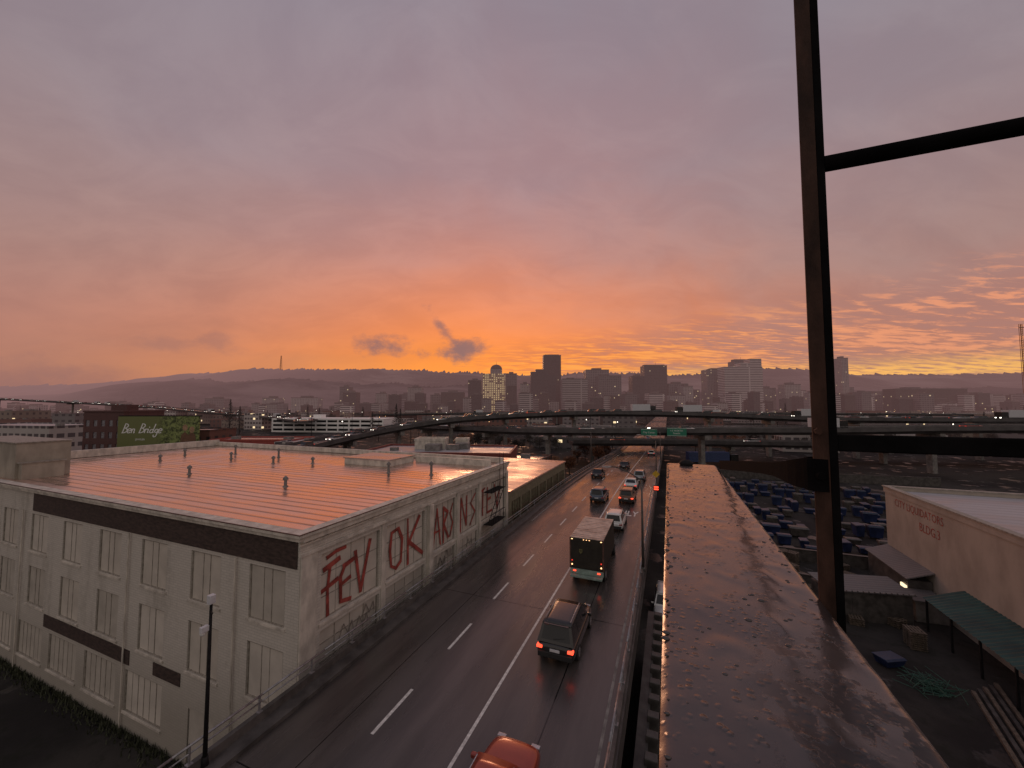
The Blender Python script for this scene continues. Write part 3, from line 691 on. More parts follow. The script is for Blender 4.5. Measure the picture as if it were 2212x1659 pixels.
# ------------------------------------------------------------ SKYLINE
sk = {
 'warm': facade('hotel_face', (.42,.31,.21), (.16,.12,.08), 5.5, 4.6, .5, .5, .8, .48, (1,.74,.36)),
 'dark': facade('dark_tower_face', (.085,.065,.068), (.045,.038,.042), 4, 4, .6, .55, .01, .5),
 'brown': facade('brown_tower_face', (.10,.065,.06), (.05,.04,.042), 3, 4, .55, .6, .01, .5),
 'white': facade('banded_white_face', (.55,.49,.48), (.08,.07,.08), 100, 4.2, .97, .5, 0.0, .8),
 'grid': facade('grid_face', (.18,.155,.16), (.065,.06,.065), 4.5, 4.2, .6, .55, .02, .6),
 'pale': facade('pale_tower_face', (.34,.30,.30), (.09,.08,.085), 4, 3.6, .5, .5, .02, .6)}
m_cap = paint_haze(mat('rooftop_plant_screen', (.13,.105,.105), .7, scale=.1))
def tower(u0, u1, top, v, sty, dp=32, cap=(.3,.7,5), label='grey office tower with grid of windows', steps=None, rot=.0, ob=False):
    u = (u0+u1)/2; wd = (u1-u0)*.97; x, y = W(u, v)
    t = thing('office_tower', label, 'office building', (x, y, GZ), YAW+rot, 'downtown skyline buildings')
    h = top-GZ-(cap[2] if cap else 0); h = max(h, 8)
    b = B(); b.box(-wd/2, wd/2, -dp/2, dp/2, 0, h)
    if steps:
        for (a, c, z0, z1) in steps: b.box(-wd/2+a*wd, -wd/2+c*wd, -dp/2+3, dp/2-3, h+z0, h+z1)
    b.obj('tower_body', sk[sty], t)
    if cap:
        b = B(); b.box(-wd/2+cap[0]*wd, -wd/2+cap[1]*wd, -dp/4, dp/4, h+.01, h+cap[2]); b.obj('rooftop_plant', m_cap, t)
        b = B(); b.box(-wd/2-.3, wd/2+.3, -dp/2-.3, -dp/2+.5, h-1.2, h+.6); b.obj('parapet', m_cap, t)
        if random.random() < .3:
            b = B(); b.tube((wd*.1,0,h),(wd*.1,0,h+cap[2]+7), .3, n=5); b.obj('antenna', m_cap, t)
    return t, wd, h
t, wd, h = tower(-77, -17, 93, 1000, 'warm', cap=None, label='cream stepped hotel tower with rows of warmly lit windows')
b = B(); b.box(-9, 21, -10, 10, h, h+12)
b.obj('upper_storeys', sk['pale'], t)
b = B(); R = []
for k in range(7):
    a = k/6*math.pi/2; r = 15*math.cos(a)+.4; R.append([(6+r*math.cos(2*math.pi*j/10), r*.7*math.sin(2*math.pi*j/10), h+12.01+13*math.sin(a)) for j in range(10)])
b.loft(R); b.tube((6,0,h+24),(6,0,h+33), .6, .2, 6); b.obj('domed_roof', sk['brown'], t)
tower(-17, 13, 99, 1010, 'grid'); tower(-113, -79, 81, 1000, 'dark'); tower(-12, 12, 60, 960, 'brown', cap=None)
tower(84, 133, 150, 1050, 'brown', cap=(.1,.9,3), label='tall dark brown slab tower, tallest of the skyline')
tower(45, 108, 86, 950, 'dark', steps=[(.0,.7,0,8),(.2,.7,8,14)], label='dark stepped office tower', cap=None)
tower(115, 175, 76, 900, 'white', label='pale office slab with white horizontal bands', cap=(.2,.5,3))
tower(189, 250, 108, 1000, 'grid'); tower(210, 267, 88, 950, 'grid', cap=(.1,.5,4)); tower(308, 342, 92, 1000, 'dark')
tower(339, 399, 117, 1000, 'dark', cap=(.05,.95,3), label='dark flat topped office tower'); tower(400, 452, 72, 1000, 'grid'); tower(420,445,64,960,'pale')
tower(315, 352, 44, 900, 'white'); tower(270, 310, 44, 950, 'grid'); tower(355, 390, 40, 880, 'pale')
tower(500, 552, 108, 1000, 'pale', cap=(.3,.9,4)); tower(516, 612, 106, 950, 'white', steps=[(.45,1,0,9),(.7,1,9,20)], cap=None, label='white banded stepped office tower'); tower(600, 646, 137, 1050, 'grid', cap=(.1,.8,6))
tower(575,600,112,1060,'grid')
for a, c, tp, s in ((650,690,62,'pale'),(690,732,70,'pale'),(732,776,56,'white'),(776,826,48,'grid'),(829,846,136,'pale'),(850,900,64,'grid'),(905,972,48,'pale'),(1160,1230,46,'pale'),(1235,1316,42,'white'),
    (-182,-122,50,'brown'),(-215,-185,44,'grid'),(-266,-230,62,'pale'),(-300,-268,46,'grid'),(-460,-434,66,'grid'),(-430,-395,50,'dark'),(-560,-490,36,'pale'),(-655,-610,36,'pale'),(-790,-740,34,'grid'),(452,498,58,'grid'),(20,45,70,'pale'),(140,185,60,'brown'),(-360,-330,48,'pale')):
    tower(a, c, tp, random.uniform(960, 1040), s, 26)
tower(880, 1050, 54, 900, 'brown', label='wide brown brick apartment block', cap=(.2,.4,4))
for k in range(130):
    u = -1250+k*20.5+random.uniform(-10, 10); wd = random.uniform(12, 30)
    x, y = W(u, 900)
    if abs(x+8) < 26: continue
    tower(u, u+wd, random.uniform(12, 44)*(1 if -300 < u else .5), random.uniform(800, 930), random.choice(['grid','pale','pale','dark','white','white','brown']), 20, cap=(.2,.6,2.5), rot=random.uniform(-.2,.2), label='mid-rise city block below the towers')
x, y = W(1335, 1000); t = thing('tower_crane', 'thin orange lattice crane mast above the low city', 'crane', (x, y, GZ), YAW)
b = B()
for s in (-1, 1):
    for q in (-1, 1): b.tube((s*2, q*2, 0), (s*2, q*2, 232), .5, n=4)
for k in range(40): b.tube((-2,-2,k*5.8),(2,-2,k*5.8+5.8), .35, n=4)
b.obj('mast', mat('crane_orange', (.5,.2,.06), .5), t)
b = B(); b.tube((-4,0,222),(50,0,226), 1.0, n=4); b.obj('jib', m_dirt, t)
# ------------------------------------------------------------ HILLS
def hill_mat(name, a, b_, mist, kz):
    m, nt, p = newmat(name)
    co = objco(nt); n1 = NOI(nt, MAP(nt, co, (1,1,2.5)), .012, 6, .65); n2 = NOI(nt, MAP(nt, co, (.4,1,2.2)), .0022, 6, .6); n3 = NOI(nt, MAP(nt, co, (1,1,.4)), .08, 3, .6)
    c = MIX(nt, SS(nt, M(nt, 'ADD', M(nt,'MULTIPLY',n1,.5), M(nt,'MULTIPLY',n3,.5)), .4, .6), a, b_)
    nt.links.new(MIX(nt, M(nt, 'MULTIPLY', SS(nt, n2, .46, .66), .8), c, mist), p.inputs['Base Color']); p.inputs['Roughness'].default_value = 1  # mist patches painted into the hill colour by noise
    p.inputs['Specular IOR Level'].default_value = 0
    return paint_haze(m, kz)
def hills(prof, v, depth, mtl, jag, lab):
    b = B(); n = 1400; u0, u1 = prof[0][0], prof[-1][0]; rows = 9
    def H(u):
        for (a, p), (c, q) in zip(prof[:-1], prof[1:]):
            if a <= u <= c: return p+(q-p)*(.5-.5*math.cos(math.pi*(u-a)/(c-a)))
        return prof[-1][1]
    vs = []
    for j in range(rows):
        t = j/(rows-1)
        for i in range(n):
            u = u0+(u1-u0)*i/(n-1); hh = H(u)+12*noise.noise((u*.006, v, 0))
            prf = math.sin(t*math.pi/2)**.8
            z = GZ+(hh-GZ)*prf*(1 if j == rows-1 else (1+.10*noise.noise((u*.004, t*3, v))))
            if j == rows-1: z += jag*(random.random()**2)*(.6+max(0,noise.noise((u*.02, 3, v))))
            else: z = min(z, hh*.97)
            x, y = W(u, v+depth*t+60*noise.noise((u*.003, t*2, 1)))
            vs.append((x, y, z))
    fs = [(j*n+i, j*n+i+1, (j+1)*n+i+1, (j+1)*n+i) for j in range(rows-1) for i in range(n-1)]
    b.add(vs, fs); b.obj('hill', mtl, kind='structure', label=lab)
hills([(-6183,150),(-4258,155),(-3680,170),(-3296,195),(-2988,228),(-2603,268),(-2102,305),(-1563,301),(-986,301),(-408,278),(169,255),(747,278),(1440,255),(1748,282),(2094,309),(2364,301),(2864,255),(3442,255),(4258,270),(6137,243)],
      2500, 700, hill_mat('far_wooded_hill', (.13,.09,.095), (.17,.12,.12), (.36,.27,.26), .00015), 30, 'wooded ridge behind the city with mist painted into its colour')
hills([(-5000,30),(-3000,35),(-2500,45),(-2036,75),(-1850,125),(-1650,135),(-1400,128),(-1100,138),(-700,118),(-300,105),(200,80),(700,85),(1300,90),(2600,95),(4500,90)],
      1500, 450, hill_mat('near_wooded_hill', (.075,.055,.06), (.11,.08,.084), (.30,.22,.22), .00018), 15, 'lower dark wooded slope with mist painted into its colour')
x, y = W(-1930, 3200)
t = thing('radio_mast', 'thin lattice radio mast on the wooded ridge', 'radio mast', (x, y, 290))
b = B()
for s in (-1, 1):
    for q in (-1, 1): b.tube((s*7, q*7, 0), (s*2, q*2, 135), 1.0, .8, 4)
for k in range(12): b.tube((-7+.4*k, -7+.4*k, k*11), (7-.4*k, -7+.4*k, k*11+11), .6, n=4); b.tube((7-.4*k, -7+.4*k, k*11), (-7+.4*k, -7+.4*k, k*11+11), .6, n=4)
b.obj('lattice', m_dirt, t)
# ------------------------------------------------------------ OVERPASSES
def spline(pts, n=8):
    out = []
    P_ = [pts[0]]+pts+[pts[-1]]
    for i in range(1, len(P_)-2):
        for k in range(n):
            t = k/n; r = []
            for d_ in range(len(pts[0])):
                a, b_, c, e = (P_[i+j][d_] for j in (-1, 0, 1, 2))
                r.append(.5*(2*b_+(c-a)*t+(2*a-5*b_+4*c-e)*t*t+(3*b_-a-3*c+e)*t**3))
            out.append(tuple(r))
    out.append(pts[-1]); return out
def deck(name, label, pts, width, piers=True, pstep=5, pw=1.0):
    S = spline(pts); S = [(*W(u, v), z) for u, v, z in S]
    t = thing(name, label, 'overpass')
    R = []; fr = []
    for i, p in enumerate(S):
        a = Vector(S[max(0, i-1)]); c = Vector(S[min(len(S)-1, i+1)]); d = (c-a); d.z = 0; d.normalize(); nrm = Vector((d.y, -d.x, 0))
        fr.append((Vector(p), d, nrm)); h = width/2
        prof = [(-h,0),(-h+.3,0),(-h+.35,-.85),(h-.35,-.85),(h-.3,0),(h,0),(h,-1.2),(h*.75,-1.3),(h*.6,-2.1),(-h*.6,-2.1),(-h*.75,-1.3),(-h,-1.2)]
        R.append([Vector(p)+nrm*q+Vector((0,0,z)) for q, z in prof])
    b = B(); b.loft(R); b.obj('deck', m_deck, t)
    b = B()
    b.loft([[f[0]+f[2]*q+Vector((0,0,z)) for q, z in ((-width/2+.4,-.84),(-width/2+.4,-.846),(width/2-.4,-.846),(width/2-.4,-.84))] for f in fr], 0, False)
    b.obj('carriageway', m_road, t)
    for h in (-width/2, width/2):
        b = B()
        for a, c in zip(fr[:-1], fr[1:]): b.tube(a[0]+a[2]*(h+.1)+Vector((0,0,.35)), c[0]+c[2]*(h+.1)+Vector((0,0,.35)), .05, n=4)
        b.obj('rail', m_steel, t)
    if piers:
        for i in range(2, len(fr)-1, pstep):
            p, d, nrm = fr[i]; q = p
            if XL-3 < q.x < XR+2: continue
            if q.z-2.1-GZ < 2: continue
            b = B(); b.box(-pw, pw, -.6, .6, GZ, q.z-3.4); b.box(-width*.42, width*.42, -.7, .7, q.z-3.4, q.z-2.11)
            o = b.obj('pier', m_conc, t, (q.x, q.y, 0), math.atan2(nrm.y, nrm.x), bevel=.05)
    return fr
upF = deck('overpass', 'upper freeway flyover sweeping across with queued traffic', [(-62,80,.2),(-58,100,1.6),(-54,112,2.8),(-46,125,4.5),(-33.5,135,6.5),(-17.9,141,8.3),(0,146,9.3),(24,150,10.1),(49.5,151,10.1),(71,150,9.7),(91,148,9.0),(110,145,8.3),(145,140,8.0),(180,136,8.0),(230,130,8.2)], 9, pstep=9)
loF = deck('overpass', 'lower freeway overpass crossing the road on concrete piers', [(-40,170,4.0),(-14,140,4.9),(3,124,5.3),(20,118.5,5.5),(42,118,5.5),(64,118,5.6),(95,114,6.0),(120,111,6.6),(144,108,6.9),(180,103,7.2)], 9, pstep=9)
rmpF = deck('overpass', 'low ramp road curving below the freeway decks', [(20,132,1.0),(60,134,.6),(100,132,.2),(150,126,.0),(210,118,.2)], 8, pstep=9)
farF = deck('overpass', 'distant freeway bridge with a line of vehicle lights', [(-1500,900,44),(-1100,760,33),(-799,600,23),(-613,550,16),(-440,470,11),(-320,400,6.5),(-217,330,4.2),(-140,262,2.6)], 16, pstep=7)
farG = deck('overpass', 'distant elevated freeway above the river bank', [(-150,420,3),(0,400,5),(200,390,5),(420,380,4),(700,340,2)], 12, pstep=4)
def hsign(u, v, z, wd, hg, txt, lab):
    x, y = W(u, v); t = thing('highway_sign', lab, 'road sign', (x, y, z), .0)
    b = B(); b.box(-wd/2, wd/2, 0, .1, -hg/2, hg/2); b.obj('panel', m_green, t, bevel=.02)
    b = B()
    for s in (-1, 1): b.box(-wd/2+.08, wd/2-.08, -.006, -.002, s*(hg/2-.14)-.04, s*(hg/2-.14)+.04)
    b.obj('border', m_signw, t)
    for k, l in enumerate(txt): text_mesh(l, .68, 'lettering', m_signw, t, (0, -.01, (len(txt)/2-.5-k)*.75), (1,0,0), (0,0,1))
    b = B()
    for s in (-1, 1): b.box(s*wd*.3-.06, s*wd*.3+.06, .1, 1.0, -hg/2-.2, hg/2+.3)
    b.obj('bracket', m_dsteel, t)
hsign(39.5, 111.5, 4.6, 4.4, 2.0, ['City Center'], 'green highway sign with white wording on overpass')
hsign(47.5, 111.5, 4.7, 5.2, 2.4, ['I-5 NORTH', 'Seattle'], 'green highway sign with white wording on overpass')
# ------------------------------------------------------------ CARS
def inset(c, k, off):
    c = [Vector(p) for p in c]; n = (c[1]-c[0]).cross(c[3]-c[0]).normalized()
    return [p + n*off for p in [c[0]+(c[1]-c[0])*k[0]+(c[3]-c[0])*k[1], c[1]+(c[0]-c[1])*k[0]+(c[2]-c[1])*k[1], c[2]+(c[3]-c[2])*k[0]+(c[1]-c[2])*k[2], c[3]+(c[2]-c[3])*k[0]+(c[0]-c[3])*k[2]]]
def paint(name, c, metal=.4, rough=.25, coat=.6):
    m = mat(name, c, rough, metal, var=.08, scale=2, rv=.05)
    p = m.node_tree.nodes['Principled BSDF']; p.inputs['Coat Weight'].default_value = coat; p.inputs['Coat Roughness'].default_value = .08
    return m
def body_rings(L, Wd, belt, hood):
    h = Wd/2; st = [(-L/2,.42,belt-.2,.84),(-L/2+.06,.32,belt-.06,.93),(-L/2+.3,.27,belt-.01,.985),(-L/2+.9,.24,belt,1),(0,.22,belt,1),(L*.18,.22,belt,1),(L*.27,.22,belt-.03,.995),(L/2-.55,.25,hood,.97),(L/2-.18,.28,hood-.08,.91),(L/2-.03,.36,hood-.2,.82),(L/2,.44,hood-.3,.76)]
    R = []
    for y, zb, zt, k in st:
        w_ = h*k; zm = (zb+zt)/2
        half = [(0,zt+.015),(w_*.55,zt+.005),(w_*.86,zt-.03),(w_*.965,zt-.13),(w_,zm+.04),(w_*.99,zm-.1),(w_*.95,zb+.06),(w_*.8,zb)]
        ring = [(x, y, z) for x, z in half]+[(-x, y, z) for x, z in half[::-1][:-1]]
        R.append(ring)
    return R
def cabin_pts(L, Wd, belt, top, kind):
    h = Wd/2
    if kind == 'suv': yb0, yb1, yt0, yt1 = -L/2+.10, L*.235, -L/2+.42, L*.08
    else: yb0, yb1, yt0, yt1 = -L/2+.62, L*.22, -L/2+1.25, L*.03
    hb, ht = h*.93, h*.74
    bt = [(-hb,yb0,belt-.03),(hb,yb0,belt-.03),(hb,yb1,belt-.04),(-hb,yb1,belt-.04)]
    tp = [(-ht,yt0,top-.05),(ht,yt0,top-.05),(ht*.97,yt1,top-.03),(-ht*.97,yt1,top-.03)]
    return bt, tp
def car(label, pm, x, y, kind='suv', L=4.7, Wd=1.88, top=1.7, lit=1, rot=0.0, z=None, group='vehicles queued on the wet road', cat='car', head=False):
    t = thing('car', label, cat, (x, y, rz(y)+.005 if z is None else z), rot, group)
    belt = 1.0 if kind == 'suv' else .92; hood = belt-.06
    b = B(); b.loft([r[::-1] for r in body_rings(L, Wd, belt, hood)]); o = b.obj('body', pm, t, smooth=True)
    o.data.polygons.foreach_set('use_smooth', [len(p.vertices) == 4 for p in o.data.polygons])
    ss = o.modifiers.new('s', 'SUBSURF'); ss.levels = 1; ss.render_levels = 1
    bt, tp = cabin_pts(L, Wd, belt, top, kind)
    b = B(); b.add(bt+tp, [(0,1,5,4),(1,2,6,5),(2,3,7,6),(3,0,4,7)]); b.obj('pillars', pm, t)
    R = []
    y0, y1 = tp[0][1], tp[2][1]; ht = tp[1][0]
    for k in range(7):
        s = k/6; yy = y0-.03+(y1-y0+.06)*s; cr = .055*math.sin(math.pi*(.12+.76*s)); ww = ht*(1.0-.03*s)+.015
        R.append([(-ww,yy,top-.06),(ww,yy,top-.06),(ww*.96,yy,top-.02+cr*.5),(ww*.6,yy,top-.005+cr),(0,yy,top+cr),(-ww*.6,yy,top-.005+cr),(-ww*.96,yy,top-.02+cr*.5)])
    b = B(); b.loft([r[::-1] for r in R]); b.obj('roof', pm, t, smooth=True)
    for nm, (i, j), kx in (('rear_window', (0,1), .09), ('windscreen', (2,3), .07), ('side_window', (1,2), .05), ('side_window', (3,0), .05)):
        c = [bt[i], bt[j], tp[j], tp[i]]
        if nm == 'side_window':
            q = inset(c, (.06,.16,.10), .006); a = [Vector(p) for p in q]; g = B()
            for s0, s1 in ((0,.30),(.33,.64),(.67,1)):
                g.quad(a[0].lerp(a[1], s0), a[0].lerp(a[1], s1), a[3].lerp(a[2], s1), a[3].lerp(a[2], s0))
        else:
            g = B(); g.quad(*inset(c, (kx,.16,.10), .006))
        g.obj(nm, m_glass, t)
    if kind == 'suv':
        for s in (-1, 1):
            b = B(); b.tube((s*ht*.88, y0+.2, top+.06), (s*ht*.88, y1-.15, top+.06), .022, n=6); b.obj('roof_rail', m_chrome, t)
        b = B(); b.box(-ht*.85, ht*.85, y0-.16, y0-.02, top-.045, top-.005); b.obj('spoiler', pm, t, bevel=.01)
        b = B(); b.tube((-.1,-L/2+.13,belt+.16),(.42,-L/2+.2,belt+.24), .014, n=5); b.obj('wiper', m_black, t)
    b = B(); b.box(-Wd*.43, Wd*.43, -L/2-.07, -L/2+.12, .36, .62); b.obj('bumper', m_black, t, bevel=.03)
    b = B(); b.box(-Wd*.40, Wd*.40, L/2-.10, L/2+.03, .34, .52); b.obj('bumper', m_black, t, bevel=.03)
    for s in (-1, 1):
        b = B(); b.box(min(s*Wd*.32, s*Wd*.465), max(s*Wd*.32, s*Wd*.465), -L/2-.035, -L/2+.2, belt-.27, belt-.15); b.obj('tail_light', (m_tailoff, m_tail2, m_tail)[lit], t, bevel=.02)
        b = B(); b.box(min(s*Wd*.25, s*Wd*.42), max(s*Wd*.25, s*Wd*.42), L/2-.16, L/2-.0, hood-.27, hood-.15); b.obj('headlight', m_head if head else m_chrome, t, bevel=.02)
        b = B(); b.box(min(s*Wd*.49, s*Wd*.60), max(s*Wd*.49, s*Wd*.60), L*.16, L*.16+.14, belt-.02, belt+.13); b.obj('wing_mirror', pm, t, bevel=.03)
        for yy in (-L*.30, L*.31):
            wo_ = bpy.data.objects.new('wheel', None); col.objects.link(wo_); wo_.parent = t; wo_.location = (s*(Wd/2-.11), yy, .345)
            b = B(); b.tube((-.125,0,0),(.125,0,0), .345, n=20); b.obj('tyre', m_black, wo_, bevel=.02)
            b = B(); b.tube((s*.10,0,0),(s*.135,0,0), .22, n=12)
            b.obj('rim', m_chrome, wo_)
    b = B(); b.box(-.24,.24,-L/2-.085,-L/2-.072,.62,.74) if kind != 'suv' else b.box(-.24,.24,-L/2-.03,-L/2-.0,.66,.78); b.obj('licence_plate', m_plate, t)
    return t
P_red = paint('orange_red_paint', (.30,.04,.024), .3, .3); P_dark = paint('dark_grey_paint', (.03,.028,.028)); P_white = paint('white_paint', (.68,.68,.67), .05)
P_silver = paint('silver_paint', (.28,.29,.32), .6); P_blue = paint('slate_blue_paint', (.08,.10,.14)); P_amber = paint('amber_brown_paint', (.16,.07,.04)); P_black = paint('black_paint', (.015,.015,.017))
car('orange red crossover driving on the wet road', P_red, -5.1, 11.0, lit=1, L=4.5, top=1.62)
car('dark grey sport utility vehicle with brake lights on', P_dark, -5.3, 20.9, L=4.85, Wd=1.95, top=1.78, lit=2)
car('white crossover stopped ahead of delivery truck', P_white, -5.3, 41.7, L=4.6, top=1.65, lit=0)
car('slate blue minivan in the middle lane', P_blue, -8.7, 52.3, L=4.9, top=1.72, lit=0)
car('brown crossover with bright brake lights', P_amber, -5.2, 53.2, L=4.6, lit=2)
car('white sedan in the queue', P_white, -5.5, 62.4, 'sedan', top=1.45, lit=1)
car('silver crossover in the queue', P_silver, -4.8, 70.5, L=4.6, lit=0)
car('black sedan in the far lane', P_black, -11.9, 70.5, 'sedan', top=1.45, lit=0)
car('dark sedan driving away on the wet road', P_dark, -8.9, 86, 'sedan', top=1.45, lit=0)
for yy, xx, pm in ((124,-5,P_white),(155,-5.1,P_dark),(185,-8.8,P_silver)): car('car far along the wet road', pm, xx, yy, 'sedan', top=1.45, lit=1)
t = thing('delivery_truck', 'dark box delivery truck with pale roof and small tail lamps', 'truck', (-5.55, 27.6, .005), 0.0)
P_brown = mat('dark_truck_paint', (.035,.030,.024), .7, 0, var=.25, scale=2, spec=.25)
m_trroof = mat('translucent_truck_roof', (.50,.40,.34), .35, .1, var=.35, scale=1.5)
b = B(); b.box(-1.2,1.2,0,5.4,.95,3.05); b.obj('cargo_box', P_brown, t, bevel=.03)
b = B(); b.box(-1.17,1.17,.03,5.37,3.053,3.10)
for k in range(12): b.box(-1.15,1.15,.3+k*.42,.34+k*.42,3.10,3.125)
b.obj('roof', m_trroof, t)
for s in (-1, 1):
    b = B(); b.box(min(s*1.1,s*1.205),max(s*1.1,s*1.205),-.03,.06,.95,3.06); b.obj('corner_post', m_dirt, t, bevel=.01)
b = B(); b.box(-1.08,1.08,-.03,-.002,1.05,2.92); b.obj('rear_door', P_brown, t); o = t.children[-1]
b = B()
for k in range(1, 8): b.box(-1.06,1.06,-.036,-.031,1.05+k*.235,1.065+k*.235)
b.obj('slat', m_black, o)
b = B(); b.add([(-.52,-.045,2.33),(-.28,-.045,2.33),(-.28,-.045,2.14),(-.40,-.045,2.0),(-.52,-.045,2.14)], [(0,4,3,2,1)])
b.obj('shield_emblem', mat('dull_gold_emblem', (.14,.13,.05), .5), o)
text_mesh('ups', .13, 'lettering', P_brown, o, (-.40,-.05,2.22), (1,0,0), (0,0,1), bold=.004)
m_step = mat('pale_green_grey_step', (.26,.34,.30), .4, .1)
b = B(); b.box(-1.1,1.1,-.35,.1,.45,.58); b.obj('rear_step', m_step, t, bevel=.01)
b = B(); b.box(-1.15,1.15,-.02,.2,.60,.94); b.obj('bumper', m_step, t, bevel=.01)
for s in (-1, 1):
    for zz_ in (1.22, 1.5):
        b = B(); b.tube((s*1.02,-.03,zz_),(s*1.02,-.07,zz_), .045, n=10); b.obj('tail_light', m_tail2 if zz_ > 1.3 else m_lampo, t)
    b = B(); b.box(min(s*.75,s*.95),max(s*.75,s*.95),-.05,-.02,.76,.85); b.obj('tail_light', m_tail, t)
    b = B(); b.box(min(s*.98,s*1.08),max(s*.98,s*1.08),-.03,0,2.95,2.99); b.obj('marker_light', m_lampo, t)
    for yy in (1.0, 6.2):
        wo_ = bpy.data.objects.new('wheel', None); col.objects.link(wo_); wo_.parent = t; wo_.location = (s*1.0, yy, .43)
        b = B(); b.tube((-.17,0,0),(.17,0,0), .43, n=18); b.obj('tyre', m_black, wo_, bevel=.02)
        b = B(); b.tube((s*.15,0,0),(s*.18,0,0), .24, n=12); b.obj('rim', m_steel, wo_)
for k in (-.2,0,.2):
    b = B(); b.box(k-.03,k+.03,-.03,0,2.97,3.0); b.obj('marker_light', m_lampo, t)
b = B(); b.box(-1.05,1.05,.22,6.6,.55,.93); b.obj('chassis', m_black, t)
b = B(); b.loft([[(-1.02,5.5,.6),(1.02,5.5,.6),(1.02,5.5,2.45),(-1.02,5.5,2.45)][::-1],[(-1.02,6.5,.6),(1.02,6.5,.6),(1.0,6.5,2.4),(-1.0,6.5,2.4)][::-1],[(-1.0,7.1,.6),(1.0,7.1,.6),(.98,7.1,1.5),(-.98,7.1,1.5)][::-1],[(-.9,7.8,.6),(.9,7.8,.6),(.85,7.8,1.3),(-.85,7.8,1.3)][::-1]])
b.obj('cab', P_brown, t, bevel=.03)
def far_car(pm, head):
    b = B(); b.loft([r[::-1] for r in body_rings(4.6,1.85,.98,.92)])
    bt, tp = cabin_pts(4.6,1.85,.98,1.6,'suv'); b.add(bt+tp, [(0,1,5,4),(1,2,6,5),(2,3,7,6),(3,0,4,7)], 1); b.add(tp, [(0,1,2,3)], 0)
    for s in (-1, 1):
        b.box(min(s*.6,s*.85),max(s*.6,s*.85),2.1,2.33,.55,.72, 2); b.box(min(s*.65,s*.88),max(s*.65,s*.88),-2.34,-2.1,.65,.8, 3)
        for yy in (-1.4,1.4): b.tube((s*.72,yy,.34),(s*.94,yy,.34),.34,n=10,m=4)
    me = b.mesh('car', [pm, m_glass, m_head if head else m_chrome, m_tail2, m_black]); return me
fcs = [far_car(p, h) for p, h in ((P_white,1),(P_dark,0),(P_silver,1),(P_black,1),(P_red,0),(P_white,0),(P_dark,0))]
fch = [far_car(p, 1) for p in (P_white, P_dark, P_silver)]
b = B(); b.box(-1.25,1.25,-4,3,1.0,3.6,0); b.box(-1.15,1.15,3.2,5.2,.6,2.9,1); b.box(-1.1,1.1,-4,5,.5,.98,2)
for s in (-1,1):
    for yy in (-3,-2,4.2): b.tube((s*.9,yy,.5),(s*1.2,yy,.5),.5,n=10,m=2)
    b.box(min(s*.5,s*1),max(s*.5,s*1),5.2,5.25,.8,1.1,3)
ftr = b.mesh('truck', [m_plate, P_dark, m_black, m_head])
def traffic(fr, off, step, label, rev=False, r0=0, r1=None, dz=-.84, jit=.8, pool=None):
    acc = 0; nxt = random.uniform(3, step); r1 = r1 or len(fr)-1
    for i in range(r0, r1):
        a, c = fr[i], fr[i+1]; L = (c[0]-a[0]).length; acc0 = acc; acc += L
        while nxt < acc:
            f = (nxt-acc0)/L; p = a[0].lerp(c[0], f)+a[2]*(off+random.uniform(-.2,.2)); d = a[1]*(-1 if rev else 1)
            tr = random.random() < .07
            o = bpy.data.objects.new('truck' if tr else 'car', ftr if tr else random.choice(pool or fcs)); col.objects.link(o)
            o.location = p+Vector((0,0,dz)); o.rotation_euler = (0,0,math.atan2(d.y,d.x)-math.pi/2)
            o['label'] = label; o['category'] = 'truck' if tr else 'car'; o['group'] = 'traffic on the freeway overpasses'
            nxt += step*random.uniform(1-jit*.5, 1+jit)
traffic(upF, 1.8, 9, 'small car with lights on, driving on the flyover', True); traffic(upF, -1.8, 22, 'small car with lights on, driving on the flyover')
traffic(loF, 1.8, 30, 'small car driving on the lower overpass'); traffic(farF, 3, 20, 'tiny vehicle with lights on the far bridge', False, pool=fch); traffic(farF, -3, 22, 'tiny vehicle with lights on the far bridge', True)
traffic(rmpF, 1.5, 30, 'small car driving on the low ramp', True)
traffic(farG, 2, 34, 'tiny vehicle with lights on far elevated road', True)
x, y = W(64, 126); t = thing('semi_truck', 'long blue box trailer behind a dark cab', 'truck', (x, y, GZ), YAW)
b = B(); b.box(-7,6,-1.25,1.25,1.2,4.3); b.obj('trailer', mat('navy_trailer', (.05,.08,.20), .4), t, bevel=.04)
b = B(); b.box(6.4,9,-1.2,1.2,.6,3.6); b.obj('cab', P_dark, t, bevel=.2)
for px in (-5.5,-4.3,5,8):
    b = B(); b.tube((px,-1.25,.5),(px,1.25,.5),.5,n=14); b.obj('wheel', m_black, t)
car('white pickup parked on the ground below the viaduct', P_white, -.7, 40.2, 'suv', L=5.2, Wd=1.95, top=1.8, lit=0, rot=math.pi, z=GZ+.01, group=None, cat='truck')
